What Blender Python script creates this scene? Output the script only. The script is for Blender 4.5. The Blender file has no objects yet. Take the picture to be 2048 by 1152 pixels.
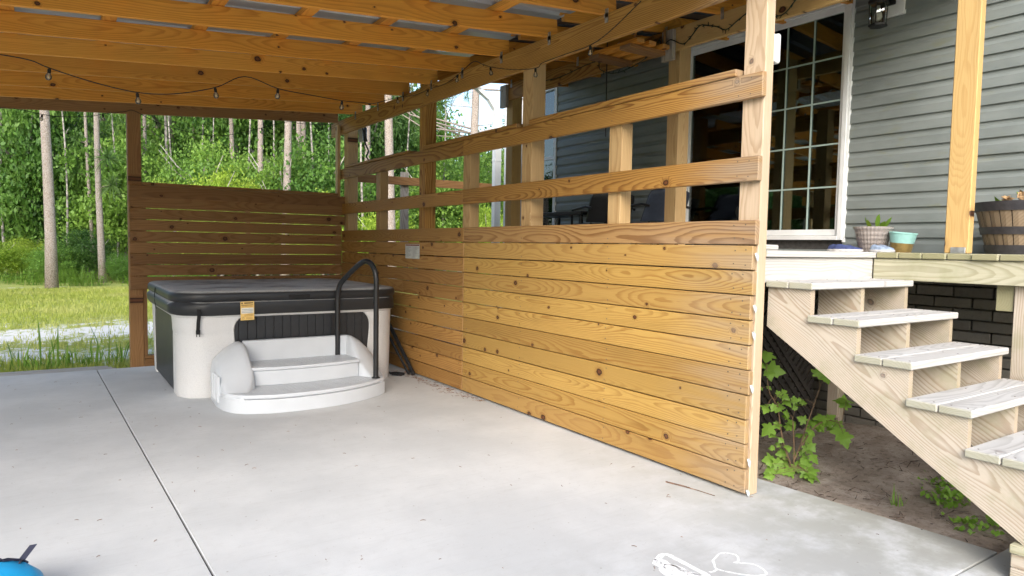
import bpy, bmesh, math, random
import numpy as np
from mathutils import Matrix, Vector, Quaternion, noise as mnoise

random.seed(11)
rng = np.random.default_rng(11)
SC = bpy.context.scene
COL = SC.collection
R = math.radians

# ------------------------------------------------------------------ camera
F_PX, YAW, PITCH, ROLL, CAM_H = 1382.35, R(33.912), R(3.488), R(-0.984), 1.40
fwd = Vector((math.sin(YAW)*math.cos(PITCH), math.cos(YAW)*math.cos(PITCH), -math.sin(PITCH)))
rgt = Vector((math.cos(YAW), -math.sin(YAW), 0))
dwn = fwd.cross(rgt)
cr, sr = math.cos(ROLL), math.sin(ROLL)
rgt2, dwn2 = cr*rgt + sr*dwn, -sr*rgt + cr*dwn
cam_d = bpy.data.cameras.new('camera')
cam_d.sensor_width = 36; cam_d.lens = F_PX/2048*36
cam_d.clip_start = 0.05; cam_d.clip_end = 2000
cam = bpy.data.objects.new('camera', cam_d); COL.objects.link(cam)
m = Matrix.Identity(4)
for i in range(3):
    m[i][0], m[i][1], m[i][2] = rgt2[i], -dwn2[i], -fwd[i]
m[2][3] = CAM_H
cam.matrix_world = m
SC.camera = cam

# ------------------------------------------------------------------ sky, sun, exposure
SUN_EL, SUN_AZ = R(31), math.atan2(-0.60, -0.80)
w = bpy.data.worlds.new('World'); SC.world = w; w.use_nodes = True
wn = w.node_tree
bg = wn.nodes['Background']; bg.inputs[1].default_value = 0.15
sky = wn.nodes.new('ShaderNodeTexSky'); sky.sky_type = 'NISHITA'; sky.sun_disc = False
sky.sun_elevation = SUN_EL; sky.sun_rotation = SUN_AZ
sky.air_density = 1.0; sky.dust_density = 2.0; sky.ozone_density = 1.0
wn.links.new(sky.outputs[0], bg.inputs[0])
sd = bpy.data.lights.new('sun', 'SUN'); sd.energy = 1.5; sd.angle = R(40); sd.color = (1.0, 0.98, 0.95)
sun = bpy.data.objects.new('sun', sd); COL.objects.link(sun)
sdir = Vector((math.sin(SUN_AZ)*math.cos(SUN_EL), math.cos(SUN_AZ)*math.cos(SUN_EL), math.sin(SUN_EL)))
sun.rotation_euler = (-sdir).to_track_quat('-Z', 'Y').to_euler()
SC.view_settings.view_transform = 'Standard'; SC.view_settings.look = 'None'
SC.view_settings.gamma = 1; SC.view_settings.use_curve_mapping = False
SC.view_settings.exposure = 1.42
SC.render.engine = 'CYCLES'
SC.cycles.use_denoising = True
SC.cycles.max_bounces = 8; SC.cycles.diffuse_bounces = 5; SC.cycles.glossy_bounces = 3
SC.cycles.use_adaptive_sampling = True; SC.cycles.adaptive_threshold = 0.025
SC.cycles.transparent_max_bounces = 16; SC.cycles.transmission_bounces = 6
SC.cycles.sample_clamp_indirect = 8

# ------------------------------------------------------------------ node helper
class G:
    def __init__(s, name):
        s.m = bpy.data.materials.new(name); s.m.use_nodes = True
        s.t = s.m.node_tree; s.t.nodes.clear()
        s.out = s.t.nodes.new('ShaderNodeOutputMaterial')
    def n(s, typ, ins=None, **kw):
        nd = s.t.nodes.new('ShaderNode'+typ)
        for k, v in kw.items(): setattr(nd, k, v)
        for k, v in (ins or {}).items(): s.put(nd.inputs[k], v)
        return nd
    def put(s, sock, v):
        if isinstance(v, bpy.types.NodeSocket): s.t.links.new(v, sock)
        elif isinstance(v, tuple) and len(v) == 3 and sock.type == 'RGBA': sock.default_value = (*v, 1)
        else: sock.default_value = v
    def ma(s, op, a, b=0.0, c=0.0, clamp=False):
        nd = s.n('Math', operation=op, use_clamp=clamp)
        for i, v in enumerate((a, b, c)): s.put(nd.inputs[i], v)
        return nd.outputs[0]
    def xyz(s, x, y, z):
        return s.n('CombineXYZ', {0: x, 1: y, 2: z}).outputs[0]
    def mix(s, f, a, b, bt='MIX'):
        nd = s.n('Mix', data_type='RGBA', blend_type=bt)
        s.put(nd.inputs[0], f); s.put(nd.inputs[6], a); s.put(nd.inputs[7], b)
        return nd.outputs[2]
    def step(s, v, lo, hi, a=0.0, b=1.0):
        return s.n('MapRange', {0: v, 1: lo, 2: hi, 3: a, 4: b}, interpolation_type='SMOOTHSTEP').outputs[0]
    def noise(s, vec, scale, detail=3, rough=.5, dim='3D'):
        return s.n('TexNoise', {'Vector': vec, 'Scale': scale, 'Detail': detail, 'Roughness': rough}, noise_dimensions=dim).outputs[0]
    def bump(s, h, strength=.3, dist=.01):
        return s.n('Bump', {'Height': h, 'Strength': strength, 'Distance': dist}).outputs[0]
    def obj(s): return s.n('TexCoord').outputs['Object']
    def pos(s): return s.n('NewGeometry').outputs['Position']
    def rnd(s): return s.n('ObjectInfo').outputs['Random']
    def isl(s): return s.n('NewGeometry').outputs['Random Per Island']
    def sep(s, v): return s.n('SeparateXYZ', {0: v}).outputs
    def pbr(s, color, rough=.6, normal=None, metal=0., spec=.4, coat=0.):
        b = s.n('BsdfPrincipled', {'Base Color': color, 'Roughness': rough, 'Metallic': metal, 'Specular IOR Level': spec, 'Coat Weight': coat})
        if normal is not None: s.put(b.inputs['Normal'], normal)
        s.t.links.new(b.outputs[0], s.out.inputs[0]); return s.m

def plain(name, col, rough=.6, metal=0., var=.12, scale=30., bump=0., spec=.4):
    g = G(name); o = g.obj()
    nz = g.noise(o, scale, 4)
    c2 = tuple(max(0, c*(1-var*2)) for c in col); c1 = tuple(min(1, c*(1+var)) for c in col)
    c = g.mix(g.step(nz, .3, .7), c2, c1)
    return g.pbr(c, rough, g.bump(nz, bump, .004) if bump else None, metal, spec)

def wood(name, light, late, knotc=(.10, .035, .012), ring=.013, tone=.25, knots=.30, grey=0.0, greyc=(.33, .29, .24),
         green=0.0, endgrey=None, rough=.62, lines=1.0, endmix=.35, endc=(.34, .24, .14), hue=0.):
    """plain-sawn pine: growth rings round a wandering pith cut by the board, knots that bend them"""
    g = G(name); p = g.sep(g.obj()); r = g.rnd()
    r2 = g.ma('FRACT', g.ma('MULTIPLY', r, 17.31)); r3 = g.ma('FRACT', g.ma('MULTIPLY', r, 91.7))
    px = g.ma('MULTIPLY_ADD', r, 37.0, p[0])
    ro = g.ma('MULTIPLY', r, 53.0)
    wav = g.noise(g.xyz(g.ma('MULTIPLY', px, .55), ro, 0.0), 1.0, 2)
    wav2 = g.noise(g.xyz(g.ma('MULTIPLY', px, .8), ro, 9.0), 1.0, 1)
    py = g.ma('ADD', g.ma('MULTIPLY_ADD', g.ma('SUBTRACT', wav, .5), .16, p[1]), g.ma('MULTIPLY_ADD', r2, .12, -.06))
    pz = g.ma('ADD', g.ma('MULTIPLY_ADD', g.ma('SUBTRACT', wav2, .5), .22, p[2]), g.ma('MULTIPLY_ADD', r3, .08, .05))
    fine = g.noise(g.xyz(g.ma('MULTIPLY', px, 2.2), g.ma('MULTIPLY', p[1], 16.0), g.ma('MULTIPLY', p[2], 16.0)), 1.0, 3)
    # knots
    vo = g.n('TexVoronoi', {'Vector': g.xyz(g.ma('MULTIPLY', px, .8), g.ma('ADD', p[1], g.ma('MULTIPLY', r2, 7.0)), 0.0), 'Scale': 6.5, 'Randomness': 1.0}, voronoi_dimensions='2D')
    vd = g.ma('ADD', vo.outputs['Distance'], g.ma('MULTIPLY', g.ma('SUBTRACT', g.noise(g.xyz(g.ma('MULTIPLY', px, 30.0), g.ma('MULTIPLY', p[1], 60.0), 0.0), 1.0, 2), .5), .10)); vc = g.sep(vo.outputs['Color'])
    has = g.ma('LESS_THAN', vc[0], knots)
    size = g.ma('MULTIPLY_ADD', g.ma('MULTIPLY', vc[1], vc[1]), 1.15, .38)
    kd = g.ma('DIVIDE', vd, size)
    swirl = g.ma('MULTIPLY', g.step(kd, .0, .27, 1.0, 0.0), has)
    rad = g.ma('SQRT', g.ma('ADD', g.ma('MULTIPLY', py, py), g.ma('MULTIPLY', pz, pz)))
    rad = g.ma('ADD', rad, g.ma('ADD', g.ma('MULTIPLY', swirl, .030), g.ma('MULTIPLY', fine, .020)))
    t = g.ma('DIVIDE', rad, g.ma('MULTIPLY_ADD', r3, ring*.7, ring*.7))
    fr = g.ma('FRACT', t)
    late_m = g.ma('MULTIPLY', g.step(fr, .35, .86), g.step(fr, .90, 1.0, 1.0, 0.0))
    fib = g.noise(g.xyz(g.ma('MULTIPLY', px, 5.0), g.ma('MULTIPLY', p[1], 300.0), g.ma('MULTIPLY', p[2], 300.0)), 1.0, 2)
    big = g.noise(g.xyz(g.ma('MULTIPLY', px, 1.2), g.ma('MULTIPLY_ADD', p[1], 6.0, ro), p[2]), 1.0, 3)
    lm = g.ma('MULTIPLY', late_m, g.ma('MULTIPLY_ADD', big, 1.1, .20*lines))
    lm = g.ma('MULTIPLY', lm, lines, clamp=True)
    c = g.mix(lm, light, late)
    c = g.mix(g.ma('MULTIPLY', g.step(fib, .35, .75), .22), c, tuple(v*.55 for v in late))
    # per board tone
    if hue: c = g.mix(g.ma('MULTIPLY', g.step(r3, .55, 1.0), hue), c, (.38, .225, .085))
    if hue: c = g.mix(g.ma('MULTIPLY', g.step(r3, .45, .0), hue*.6), c, (.64, .44, .12))
    c = g.mix(g.ma('MULTIPLY', r2, tone*1.6), c, tuple(v*.52 for v in late))
    c = g.mix(g.ma('MULTIPLY', g.step(big, .55, .80), .35), c, tuple(v*.42 for v in light))
    # knot colour
    kcore = g.ma('MULTIPLY', g.step(kd, .085, .12, 1.0, 0.0), has)
    khalo = g.ma('MULTIPLY', g.ma('MULTIPLY', g.step(kd, .09, .24, 1.0, 0.0), has), .50)
    c = g.mix(khalo, c, tuple(a*.5+b*.6 for a, b in zip(late, knotc)))
    kring = g.step(kd, .03, .085)
    c = g.mix(kcore, c, g.mix(kring, tuple(k*1.3 for k in knotc), tuple(k*.30 for k in knotc)))
    if grey or endgrey:
        gn = g.noise(g.xyz(g.ma('MULTIPLY', px, 1.6), g.ma('MULTIPLY', p[1], 14.0), g.ma('MULTIPLY', p[2], 14.0)), 1.0, 4)
        f = g.ma('MULTIPLY', g.step(gn, .25, .75, .35, 1.0), grey if grey else 0.0)
        if endgrey:
            wy = g.sep(g.pos())[1]
            f = g.ma('ADD', f, g.ma('MULTIPLY', g.step(wy, endgrey[0], endgrey[1], 1.0, 0.0), g.step(gn, .30, .65, .15, .75)), clamp=True)
        gl = g.mix(lm, greyc, tuple(v*.55 for v in greyc))
        c = g.mix(f, c, gl)
    en = g.step(g.ma('ABSOLUTE', g.sep(g.n('TexCoord').outputs['Normal'])[0]), .5, .8)
    c = g.mix(g.ma('MULTIPLY', en, endmix), c, endc)
    if green:
        gg = g.noise(g.pos(), 5.0, 4, .65)
        c = g.mix(g.ma('MULTIPLY', g.step(gg, .42, .72), green), c, (.17, .20, .06))
    h = g.ma('ADD', g.ma('MULTIPLY', fib, .5), g.ma('MULTIPLY', late_m, .6))
    return g.pbr(c, g.ma('MULTIPLY_ADD', fib, .2, rough-.1), g.bump(h, .25, .0015), spec=.35)

def leafmat(name, a, b, c, tr=.35, rough=.5):
    g = G(name)
    i = g.isl(); o = g.rnd()
    col = g.mix(i, a, b)
    nz = g.noise(g.pos(), .55, 2)
    col = g.mix(g.ma('MULTIPLY', g.step(nz, .40, .68), .75), col, c)
    col = g.mix(g.ma('MULTIPLY', o, .35), col, tuple(v*.55 for v in a))
    d = g.n('BsdfPrincipled', {'Base Color': col, 'Roughness': rough, 'Specular IOR Level': .35})
    t = g.n('BsdfTranslucent', {'Color': col})
    mx = g.n('MixShader', {0: tr, 1: d.outputs[0], 2: t.outputs[0]})
    g.t.links.new(mx.outputs[0], g.out.inputs[0]); return g.m

# ------------------------------------------------------------------ materials
W_FENCE = wood('fence_pine', (.52, .325, .088), (.27, .112, .018), endgrey=(2.4, 3.2), greyc=(.40, .30, .20), tone=.24, knots=.20, ring=.0095, lines=.78, hue=.45)
W_FENC2 = wood('fence_pine_red', (.46, .25, .075), (.24, .095, .018), tone=.24, knots=.24, ring=.0115, lines=.8, hue=.25)
W_TOPB = wood('fence_top_board', (.44, .26, .10), (.20, .085, .022), endgrey=(2.4, 3.9), greyc=(.33, .24, .17), tone=.1, knots=.12, ring=.013)
W_RAIL = wood('rail_pine', (.47, .255, .065), (.20, .075, .012), endgrey=(2.5, 3.1), greyc=(.36, .29, .22), tone=.20, knots=.20, ring=.014)
W_RAFT = wood('rafter_pine', (.80, .355, .048), (.52, .17, .016), knotc=(.10, .035, .012), tone=.22, hue=.25, knots=.26, lines=.8)
W_BACK = wood('back_pine', (.33, .175, .068), (.20, .085, .025), tone=.28, knots=.30, lines=.7)
W_POST = wood('post_pine', (.57, .39, .19), (.36, .20, .075), tone=.14, knots=.14, ring=.0095, lines=.75)
W_NEAR = wood('weathered_post_pine', (.58, .43, .28), (.40, .25, .13), tone=.05, knots=.12, ring=.0085, lines=.8, grey=.30, greyc=(.55, .48, .40))
W_PORCH = wood('porch_pine', (.60, .40, .16), (.46, .26, .085), tone=.10, knots=.12, ring=.0085, lines=.6)
W_TREAD = wood('bleached_tread', (.52, .49, .45), (.34, .31, .27), tone=.10, knots=.06, grey=.9, greyc=(.57, .56, .535), rough=.8, lines=.7, endmix=.65, endc=(.30, .29, .18))
W_TEND = wood('mossy_rim', (.50, .47, .33), (.36, .33, .20), tone=.10, knots=.08, grey=.4, greyc=(.50, .48, .38), green=.28, rough=.8, endmix=.8, endc=(.25, .23, .12))
W_STR = wood('stringer_pine', (.54, .46, .36), (.38, .27, .18), tone=.06, knots=.08, grey=.5, greyc=(.54, .50, .43), green=.30, rough=.75, ring=.010)
W_GREY = wood('grey_board', (.42, .37, .31), (.28, .24, .19), tone=.1, knots=.08, grey=.8, greyc=(.42, .39, .35))

W_DARK = wood('shade_dark_lattice', (.05, .046, .042), (.035, .03, .026), knots=.0, tone=.1)  # shade under the deck is put into this near-black lattice colour

def concrete():
    g = G('concrete'); p = g.pos(); s = g.sep(p)
    a = g.noise(p, 1.3, 6, .6); b = g.noise(p, 14., 5, .65); f = g.noise(p, 190., 3, .7)
    c = g.mix(g.step(a, .35, .70), (.49, .502, .505), (.58, .59, .59))
    c = g.mix(g.ma('MULTIPLY', g.step(b, .50, .75), .30), c, (.43, .43, .425))
    # weathered, slightly green edge of the slab where rain reaches it
    edge = g.ma('MULTIPLY', g.step(s[0], 2.3, 3.7), g.step(s[1], 1.2, 4.6, 1.0, 0.0))
    st = g.noise(p, 3.2, 6, .65)
    c = g.mix(g.ma('MULTIPLY', g.ma('MULTIPLY', edge, g.step(st, .34, .60)), .85), c, (.31, .32, .25))
    wet = g.ma('MULTIPLY', g.step(s[1], 1.3, 2.9, 1.0, 0.0), g.step(st, .34, .60))
    c = g.mix(g.ma('MULTIPLY', wet, .75), c, (.335, .335, .32))
    c = g.mix(g.ma('MULTIPLY', g.step(f, .56, .70), .35), c, (.36, .34, .31))
    vo = g.n('TexVoronoi', {'Vector': p, 'Scale': 9.0, 'Randomness': 1.0}).outputs['Distance']
    c = g.mix(g.ma('MULTIPLY', g.step(vo, .02, .06, 1.0, 0.0), .55), c, (.18, .15, .12))
    tr = g.noise(g.xyz(g.ma('MULTIPLY', s[0], 3.0), g.ma('MULTIPLY', s[1], 55.0), 0.0), 1.0, 4, .6)
    c = g.mix(g.ma('MULTIPLY', g.step(tr, .50, .72), .16), c, (.36, .36, .35))
    sp = g.noise(p, 46., 3, .6)
    c = g.mix(g.ma('MULTIPLY', g.step(sp, .66, .74), .45), c, (.26, .24, .21))
    h = g.ma('ADD', g.ma('MULTIPLY', f, .6), g.ma('ADD', b, g.ma('MULTIPLY', tr, .3)))
    return g.pbr(c, .82, g.bump(h, .22, .004), spec=.25)
CONC = concrete()
JOINT = plain('joint_dirt', (.07, .065, .055), .9)

def soilmat():
    g = G('sandy_soil'); p = g.pos()
    a = g.noise(p, 3.5, 6, .7); b = g.noise(p, 26., 6, .75); f = g.noise(p, 130., 3, .7)
    c = g.mix(g.step(a, .35, .68), (.30, .245, .20), (.50, .43, .37))
    c = g.mix(g.ma('MULTIPLY', g.step(b, .50, .66), .62), c, (.13, .095, .07))
    c = g.mix(g.ma('MULTIPLY', g.step(f, .58, .70), .5), c, (.45, .39, .33))
    return g.pbr(c, .95, g.bump(g.ma('ADD', b, g.ma('MULTIPLY', f, .4)), .7, .02), spec=.1)
SOIL = soilmat()

def lawnmat():
    g = G('lawn_ground'); p = g.pos()
    at = g.n('Attribute', attribute_name='sand').outputs['Fac']
    b = g.noise(p, 6., 8, .8); f = g.noise(p, 60., 4, .7)
    k = g.step(g.ma('ADD', at, g.ma('MULTIPLY', g.ma('SUBTRACT', b, .5), 2.4)), .36, .60)
    gr = g.mix(b, (.24, .30, .06), (.46, .46, .15))
    sa = g.mix(f, (.58, .55, .50), (.82, .80, .76))
    return g.pbr(g.mix(k, gr, sa), .95, g.bump(f, .6, .02), spec=.1)
LAWN = lawnmat()

def sidingmat():
    g = G('vinyl_siding'); p = g.pos(); o = g.obj()
    s = g.sep(p)
    v = g.noise(g.xyz(g.ma('MULTIPLY', s[0], 3.0), g.ma('MULTIPLY', s[1], 3.0), g.ma('MULTIPLY', s[2], 9.0)), 1.0, 5, .6)
    c = g.mix(g.step(v, .3, .7), (.178, .200, .190), (.217, .240, .228))
    st = g.noise(g.xyz(g.ma('MULTIPLY', s[0], 1.0), g.ma('MULTIPLY', s[1], 2.2), g.ma('MULTIPLY', s[2], 7.0)), 1.7, 5, .65)
    c = g.mix(g.ma('MULTIPLY', g.step(st, .55, .74), .45), c, (.20, .20, .115))
    grain = g.noise(g.xyz(g.ma('MULTIPLY', s[0], 9.), g.ma('MULTIPLY', s[1], 9.), g.ma('MULTIPLY', s[2], 160.)), 1.0, 3)
    return g.pbr(c, .48, g.bump(grain, .06, .002), spec=.4)
SIDING = sidingmat()

def barkmat():
    g = G('pine_bark'); o = g.sep(g.obj())
    v = g.n('TexVoronoi', {'Vector': g.xyz(o[0], o[1], g.ma('MULTIPLY', o[2], .42)), 'Scale': 34.}, feature='DISTANCE_TO_EDGE').outputs['Distance']
    nz = g.noise(g.obj(), 9., 5, .7)
    c = g.mix(nz, (.28, .225, .19), (.50, .45, .415))
    c = g.mix(g.step(v, .01, .15, .65, 0.), c, (.12, .08, .06))
    return g.pbr(c, .9, g.bump(g.ma('ADD', g.ma('MINIMUM', v, .3), g.ma('MULTIPLY', nz, .3)), .8, .03), spec=.15)
BARK = barkmat()
BARK2 = plain('grey_bark', (.34, .31, .28), .9, var=.35, scale=8)
LEAF_A = leafmat('broad_leaf', (.06, .145, .026), (.14, .29, .05), (.24, .42, .07))
LEAF_B = leafmat('broad_leaf_dark', (.045, .115, .026), (.08, .18, .036), (.13, .25, .045))
LEAF_C = leafmat('broad_leaf_light', (.11, .22, .035), (.20, .36, .06), (.30, .47, .08))
LEAF_Y = leafmat('broad_leaf_bright', (.22, .36, .035), (.33, .46, .05), (.40, .52, .07))
NEEDLE = leafmat('pine_needle', (.075, .16, .035), (.12, .22, .05), (.17, .27, .07), .25)
GRASS = leafmat('grass_blade', (.33, .41, .06), (.50, .52, .12), (.58, .56, .20), .42)
WEED = leafmat('weed_blade', (.15, .29, .035), (.23, .39, .05), (.28, .43, .08), .40)
SAPL = leafmat('sapling_leaf', (.22, .43, .055), (.32, .54, .085), (.26, .44, .07), .40, .45)
STEMM = plain('plant_stem', (.20, .13, .075), .8)

def speckled():
    g = G('speckled_plastic'); o = g.obj()
    v = g.noise(o, 260., 2, .8); b = g.noise(o, 3., 4)
    c = g.mix(g.step(v, .52, .64), (.62, .62, .615), (.47, .47, .48))
    c = g.mix(g.ma('MULTIPLY', g.step(b, .5, .8), .25), c, (.50, .48, .44))
    return g.pbr(c, .45, g.bump(v, .08, .002))
SHELL = speckled()
STEPP = plain('step_plastic', (.55, .58, .612), .36, var=.015, scale=6)
SLATM = plain('tub_slat', (.022, .024, .028), .42, var=.1)
def covermat():
    g = G('dusty_vinyl'); p = g.pos(); nrm = g.sep(g.n('NewGeometry').outputs['Normal'])
    a = g.noise(p, 2.4, 5, .62); f = g.noise(p, 60., 4, .7)
    up = g.step(nrm[2], .55, .92)
    dust = g.ma('MULTIPLY', up, g.ma('MULTIPLY', g.step(a, .30, .55, .25, 1.0), g.step(f, .25, .6, .65, 1.0)))
    c = g.mix(dust, (.020, .021, .023), (.46, .465, .46))
    return g.pbr(c, g.ma('MULTIPLY_ADD', dust, .35, .42), g.bump(f, .12, .003))
COVER = covermat()
BLACK = plain('black_metal', (.015, .016, .018), .38, var=.05)
STRAPM = plain('black_webbing', (.012, .012, .013), .8)
WHITEV = plain('white_vinyl', (.74, .75, .74), .4, var=.04, scale=5)
MUNT = plain('grille_bar', (.36, .46, .42), .45, var=.03)
GALV = plain('galvanised', (.46, .48, .49), .42, .75, var=.15, scale=20)
def roofmat(name, a, b):
    g = G(name); nz = g.noise(g.pos(), 2.5, 5, .6)
    return g.pbr(g.mix(nz, a, b), .42, None, .35)
ROOFM = roofmat('roof_metal', (.33, .36, .38), (.47, .50, .52))
ROOFD = roofmat('dark_roof_metal', (.035, .042, .055), (.06, .068, .08))
WIRE = plain('black_wire', (.010, .010, .010), .6)
WIREG = plain('green_wire', (.012, .03, .016), .6)
def glassmat(name, tint=(1, 1, 1), ior=1.5, extra=0.):
    g = G(name)
    fr = g.n('Fresnel', {'IOR': ior}).outputs[0]
    fr = g.ma('MULTIPLY_ADD', fr, 1.7, .0, clamp=True)
    t = g.n('BsdfTransparent', {'Color': tint}); gl = g.n('BsdfGlossy', {'Roughness': .015, 'Color': (.95, 1., 1.)})
    mx = g.n('MixShader', {0: fr, 1: t.outputs[0], 2: gl.outputs[0]})
    g.t.links.new(mx.outputs[0], g.out.inputs[0]); return g.m
def bulbmat():
    g = G('bulb_glass'); fr = g.n('Fresnel', {'IOR': 1.7}).outputs[0]
    t = g.n('BsdfTransparent', {'Color': (.95, .93, .88)}); gl = g.n('BsdfGlossy', {'Roughness': .05}); d = g.n('BsdfTranslucent', {'Color': (.9, .86, .76)})
    a = g.n('MixShader', {0: .28, 1: t.outputs[0], 2: d.outputs[0]}); mx = g.n('MixShader', {0: fr, 1: a.outputs[0], 2: gl.outputs[0]})
    g.t.links.new(mx.outputs[0], g.out.inputs[0]); return g.m
GLASS = glassmat('window_glass', (.72, .80, .76), 1.62)
PANEG = glassmat('lantern_glass', (.9, .92, .9), 1.5); BULBG = bulbmat()
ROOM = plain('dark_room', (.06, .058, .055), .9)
BLIND = plain('vertical_blind', (.20, .24, .23), .7)
FROST = plain('frosted_bulb', (.72, .72, .66), .35, var=.02)
FILA = plain('bulb_filament', (.75, .62, .42), .4)
BRICKM = wood('unused', (.3,.3,.3), (.2,.2,.2)) if False else None
def brickmat():
    g = G('grey_brick'); r = g.rnd(); nz = g.noise(g.pos(), 30., 5, .7)
    c = g.mix(r, (.15, .14, .12), (.23, .215, .185))
    c = g.mix(g.ma('MULTIPLY', g.step(nz, .5, .7), .5), c, (.12, .11, .09))
    return g.pbr(c, .9, g.bump(nz, .5, .006))
BRICKM = brickmat()
MORTAR = plain('mortar', (.13, .125, .11), .95, bump=.4)

# ------------------------------------------------------------------ object helpers
WM = {}
def reg(o, mat4, parent=None):
    WM[o.name] = mat4
    if parent is not None:
        o.parent = parent; o.matrix_parent_inverse = WM[parent.name].inverted()
    o.matrix_basis = mat4
    COL.objects.link(o)
    return o
def tag(o, label=None, cat=None, group=None, kind=None):
    if label: o['label'] = label
    if cat: o['category'] = cat
    if group: o['group'] = group
    if kind: o['kind'] = kind
    return o
def thing(name, loc, label, cat, group=None, rz=0.):
    o = bpy.data.objects.new(name, None); o.empty_display_size = .1
    reg(o, Matrix.Translation(loc) @ Matrix.Rotation(rz, 4, 'Z'))
    return tag(o, label, cat, group)
def link(name, me, mat, parent=None, mw=None, smooth=None):
    o = bpy.data.objects.new(name, me)
    if mat is not None and len(me.materials) == 0: me.materials.append(mat)
    if smooth:
        me.shade_smooth()
        if smooth is not True: me.set_sharp_from_angle(angle=R(smooth))
    return reg(o, mw or Matrix.Identity(4), parent)
def pymesh(name, v, f):
    me = bpy.data.meshes.new(name); me.from_pydata([tuple(p) for p in v], [], f); me.update(); return me
BOXC = {}
def boxmesh(lx, ly, lz, bev, mat, name='board'):
    key = (round(lx, 4), round(ly, 4), round(lz, 4), bev, mat.name)
    if key in BOXC: return BOXC[key]
    bm = bmesh.new(); bmesh.ops.create_cube(bm, size=1)
    bmesh.ops.scale(bm, vec=(lx, ly, lz), verts=bm.verts)
    if bev: bmesh.ops.bevel(bm, geom=bm.edges[:], offset=bev, segments=1, affect='EDGES')
    me = bpy.data.meshes.new(name); bm.to_mesh(me); bm.free(); me.materials.append(mat)
    BOXC[key] = me; return me
def board(name, p0, p1, wdir, wid, thk, mat, parent, bev=.003):
    """board whose long axis runs p0 -> p1 (centre line), width along wdir"""
    p0, p1 = Vector(p0), Vector(p1); d = p1-p0; L = d.length; x = d/L
    y = Vector(wdir); y = (y - x*y.dot(x)).normalized(); z = x.cross(y)
    mw = Matrix.Identity(4)
    c = (p0+p1)/2
    for i in range(3): mw[i][0], mw[i][1], mw[i][2], mw[i][3] = x[i], y[i], z[i], c[i]
    return link(name, boxmesh(L, wid, thk, bev, mat), mat, parent, mw)
def box(name, lo, hi, mat, parent, bev=.003, axis='z'):
    """axis aligned box; 'axis' is the grain direction"""
    lo, hi = Vector(lo), Vector(hi); c = (lo+hi)/2; s = hi-lo
    a = 'xyz'.index(axis); p0, p1 = c.copy(), c.copy(); p0[a] -= s[a]/2; p1[a] += s[a]/2
    oth = [i for i in range(3) if i != a]
    big = max(oth, key=lambda i: s[i]); sm = [i for i in oth if i != big][0]
    wd = Vector((0, 0, 0)); wd[big] = 1
    return board(name, p0, p1, wd, s[big], s[sm], mat, parent, bev)
def tube(path, rad, n=8, cap=True, closed=False):
    path = [Vector(p) for p in path]; N = len(path)
    if not hasattr(rad, '__len__'): rad = [rad]*N
    v, f = [], []; up = None
    for i, p in enumerate(path):
        t = (path[min(i+1, N-1)]-path[max(i-1, 0)]).normalized()
        if up is None: up = t.orthogonal().normalized()
        up = (up - t*up.dot(t)).normalized(); b = t.cross(up)
        for k in range(n):
            a = 2*math.pi*k/n; v.append(p+(up*math.cos(a)+b*math.sin(a))*rad[i])
    for i in range(N-1):
        for k in range(n):
            f.append((i*n+k, i*n+(k+1) % n, (i+1)*n+(k+1) % n, (i+1)*n+k))
    if cap: f.append(tuple(range(n-1, -1, -1))); f.append(tuple(range((N-1)*n, N*n)))
    return v, f
def join(*vf):
    V, Fc = [], []
    for v, f in vf:
        o = len(V); V += [tuple(p) for p in v]; Fc += [tuple(i+o for i in q) for q in f]
    return V, Fc
def tubeobj(name, path, rad, mat, parent, n=8):
    v, f = tube(path, rad, n); return link(name, pymesh(name, v, f), mat, parent, None, 40)
def lathe(prof, n=28, c=(0, 0, 0)):
    v, f = [], []; N = len(prof)
    for r, z in prof:
        for k in range(n):
            a = 2*math.pi*k/n; v.append((c[0]+r*math.cos(a), c[1]+r*math.sin(a), c[2]+z))
    for i in range(N-1):
        for k in range(n): f.append((i*n+k, i*n+(k+1) % n, (i+1)*n+(k+1) % n, (i+1)*n+k))
    f.append(tuple(range(n-1, -1, -1))); f.append(tuple(range((N-1)*n, N*n)))
    return v, f
def boxvf(lo, hi):
    x0, y0, z0 = lo; x1, y1, z1 = hi
    v = [(x0, y0, z0), (x1, y0, z0), (x1, y1, z0), (x0, y1, z0), (x0, y0, z1), (x1, y0, z1), (x1, y1, z1), (x0, y1, z1)]
    return v, [(3, 2, 1, 0), (4, 5, 6, 7), (0, 1, 5, 4), (1, 2, 6, 5), (2, 3, 7, 6), (3, 0, 4, 7)]
def prism(poly, z0, z1):
    n = len(poly); v = [(x, y, z0) for x, y in poly]+[(x, y, z1) for x, y in poly]
    f = [tuple(range(n-1, -1, -1)), tuple(range(n, 2*n))]+[(i, (i+1) % n, n+(i+1) % n, n+i) for i in range(n)]
    return v, f
def bevelled(name, vf, off, seg, mat, parent, ang=35, mw=None):
    bm = bmesh.new(); me = pymesh(name, *vf); bm.from_mesh(me)
    bmesh.ops.recalc_face_normals(bm, faces=bm.faces[:])
    es = [e for e in bm.edges if len(e.link_faces) == 2 and e.calc_face_angle(0) > R(25)]
    bmesh.ops.bevel(bm, geom=es, offset=off, segments=seg, affect='EDGES', profile=.5, clamp_overlap=True)
    bm.to_mesh(me); bm.free()
    o = link(name, me, mat, parent, mw, ang)
    if ang:
        wnm = o.modifiers.new('weighted_normal', 'WEIGHTED_NORMAL'); wnm.keep_sharp = True; wnm.weight = 100
    return o
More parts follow.
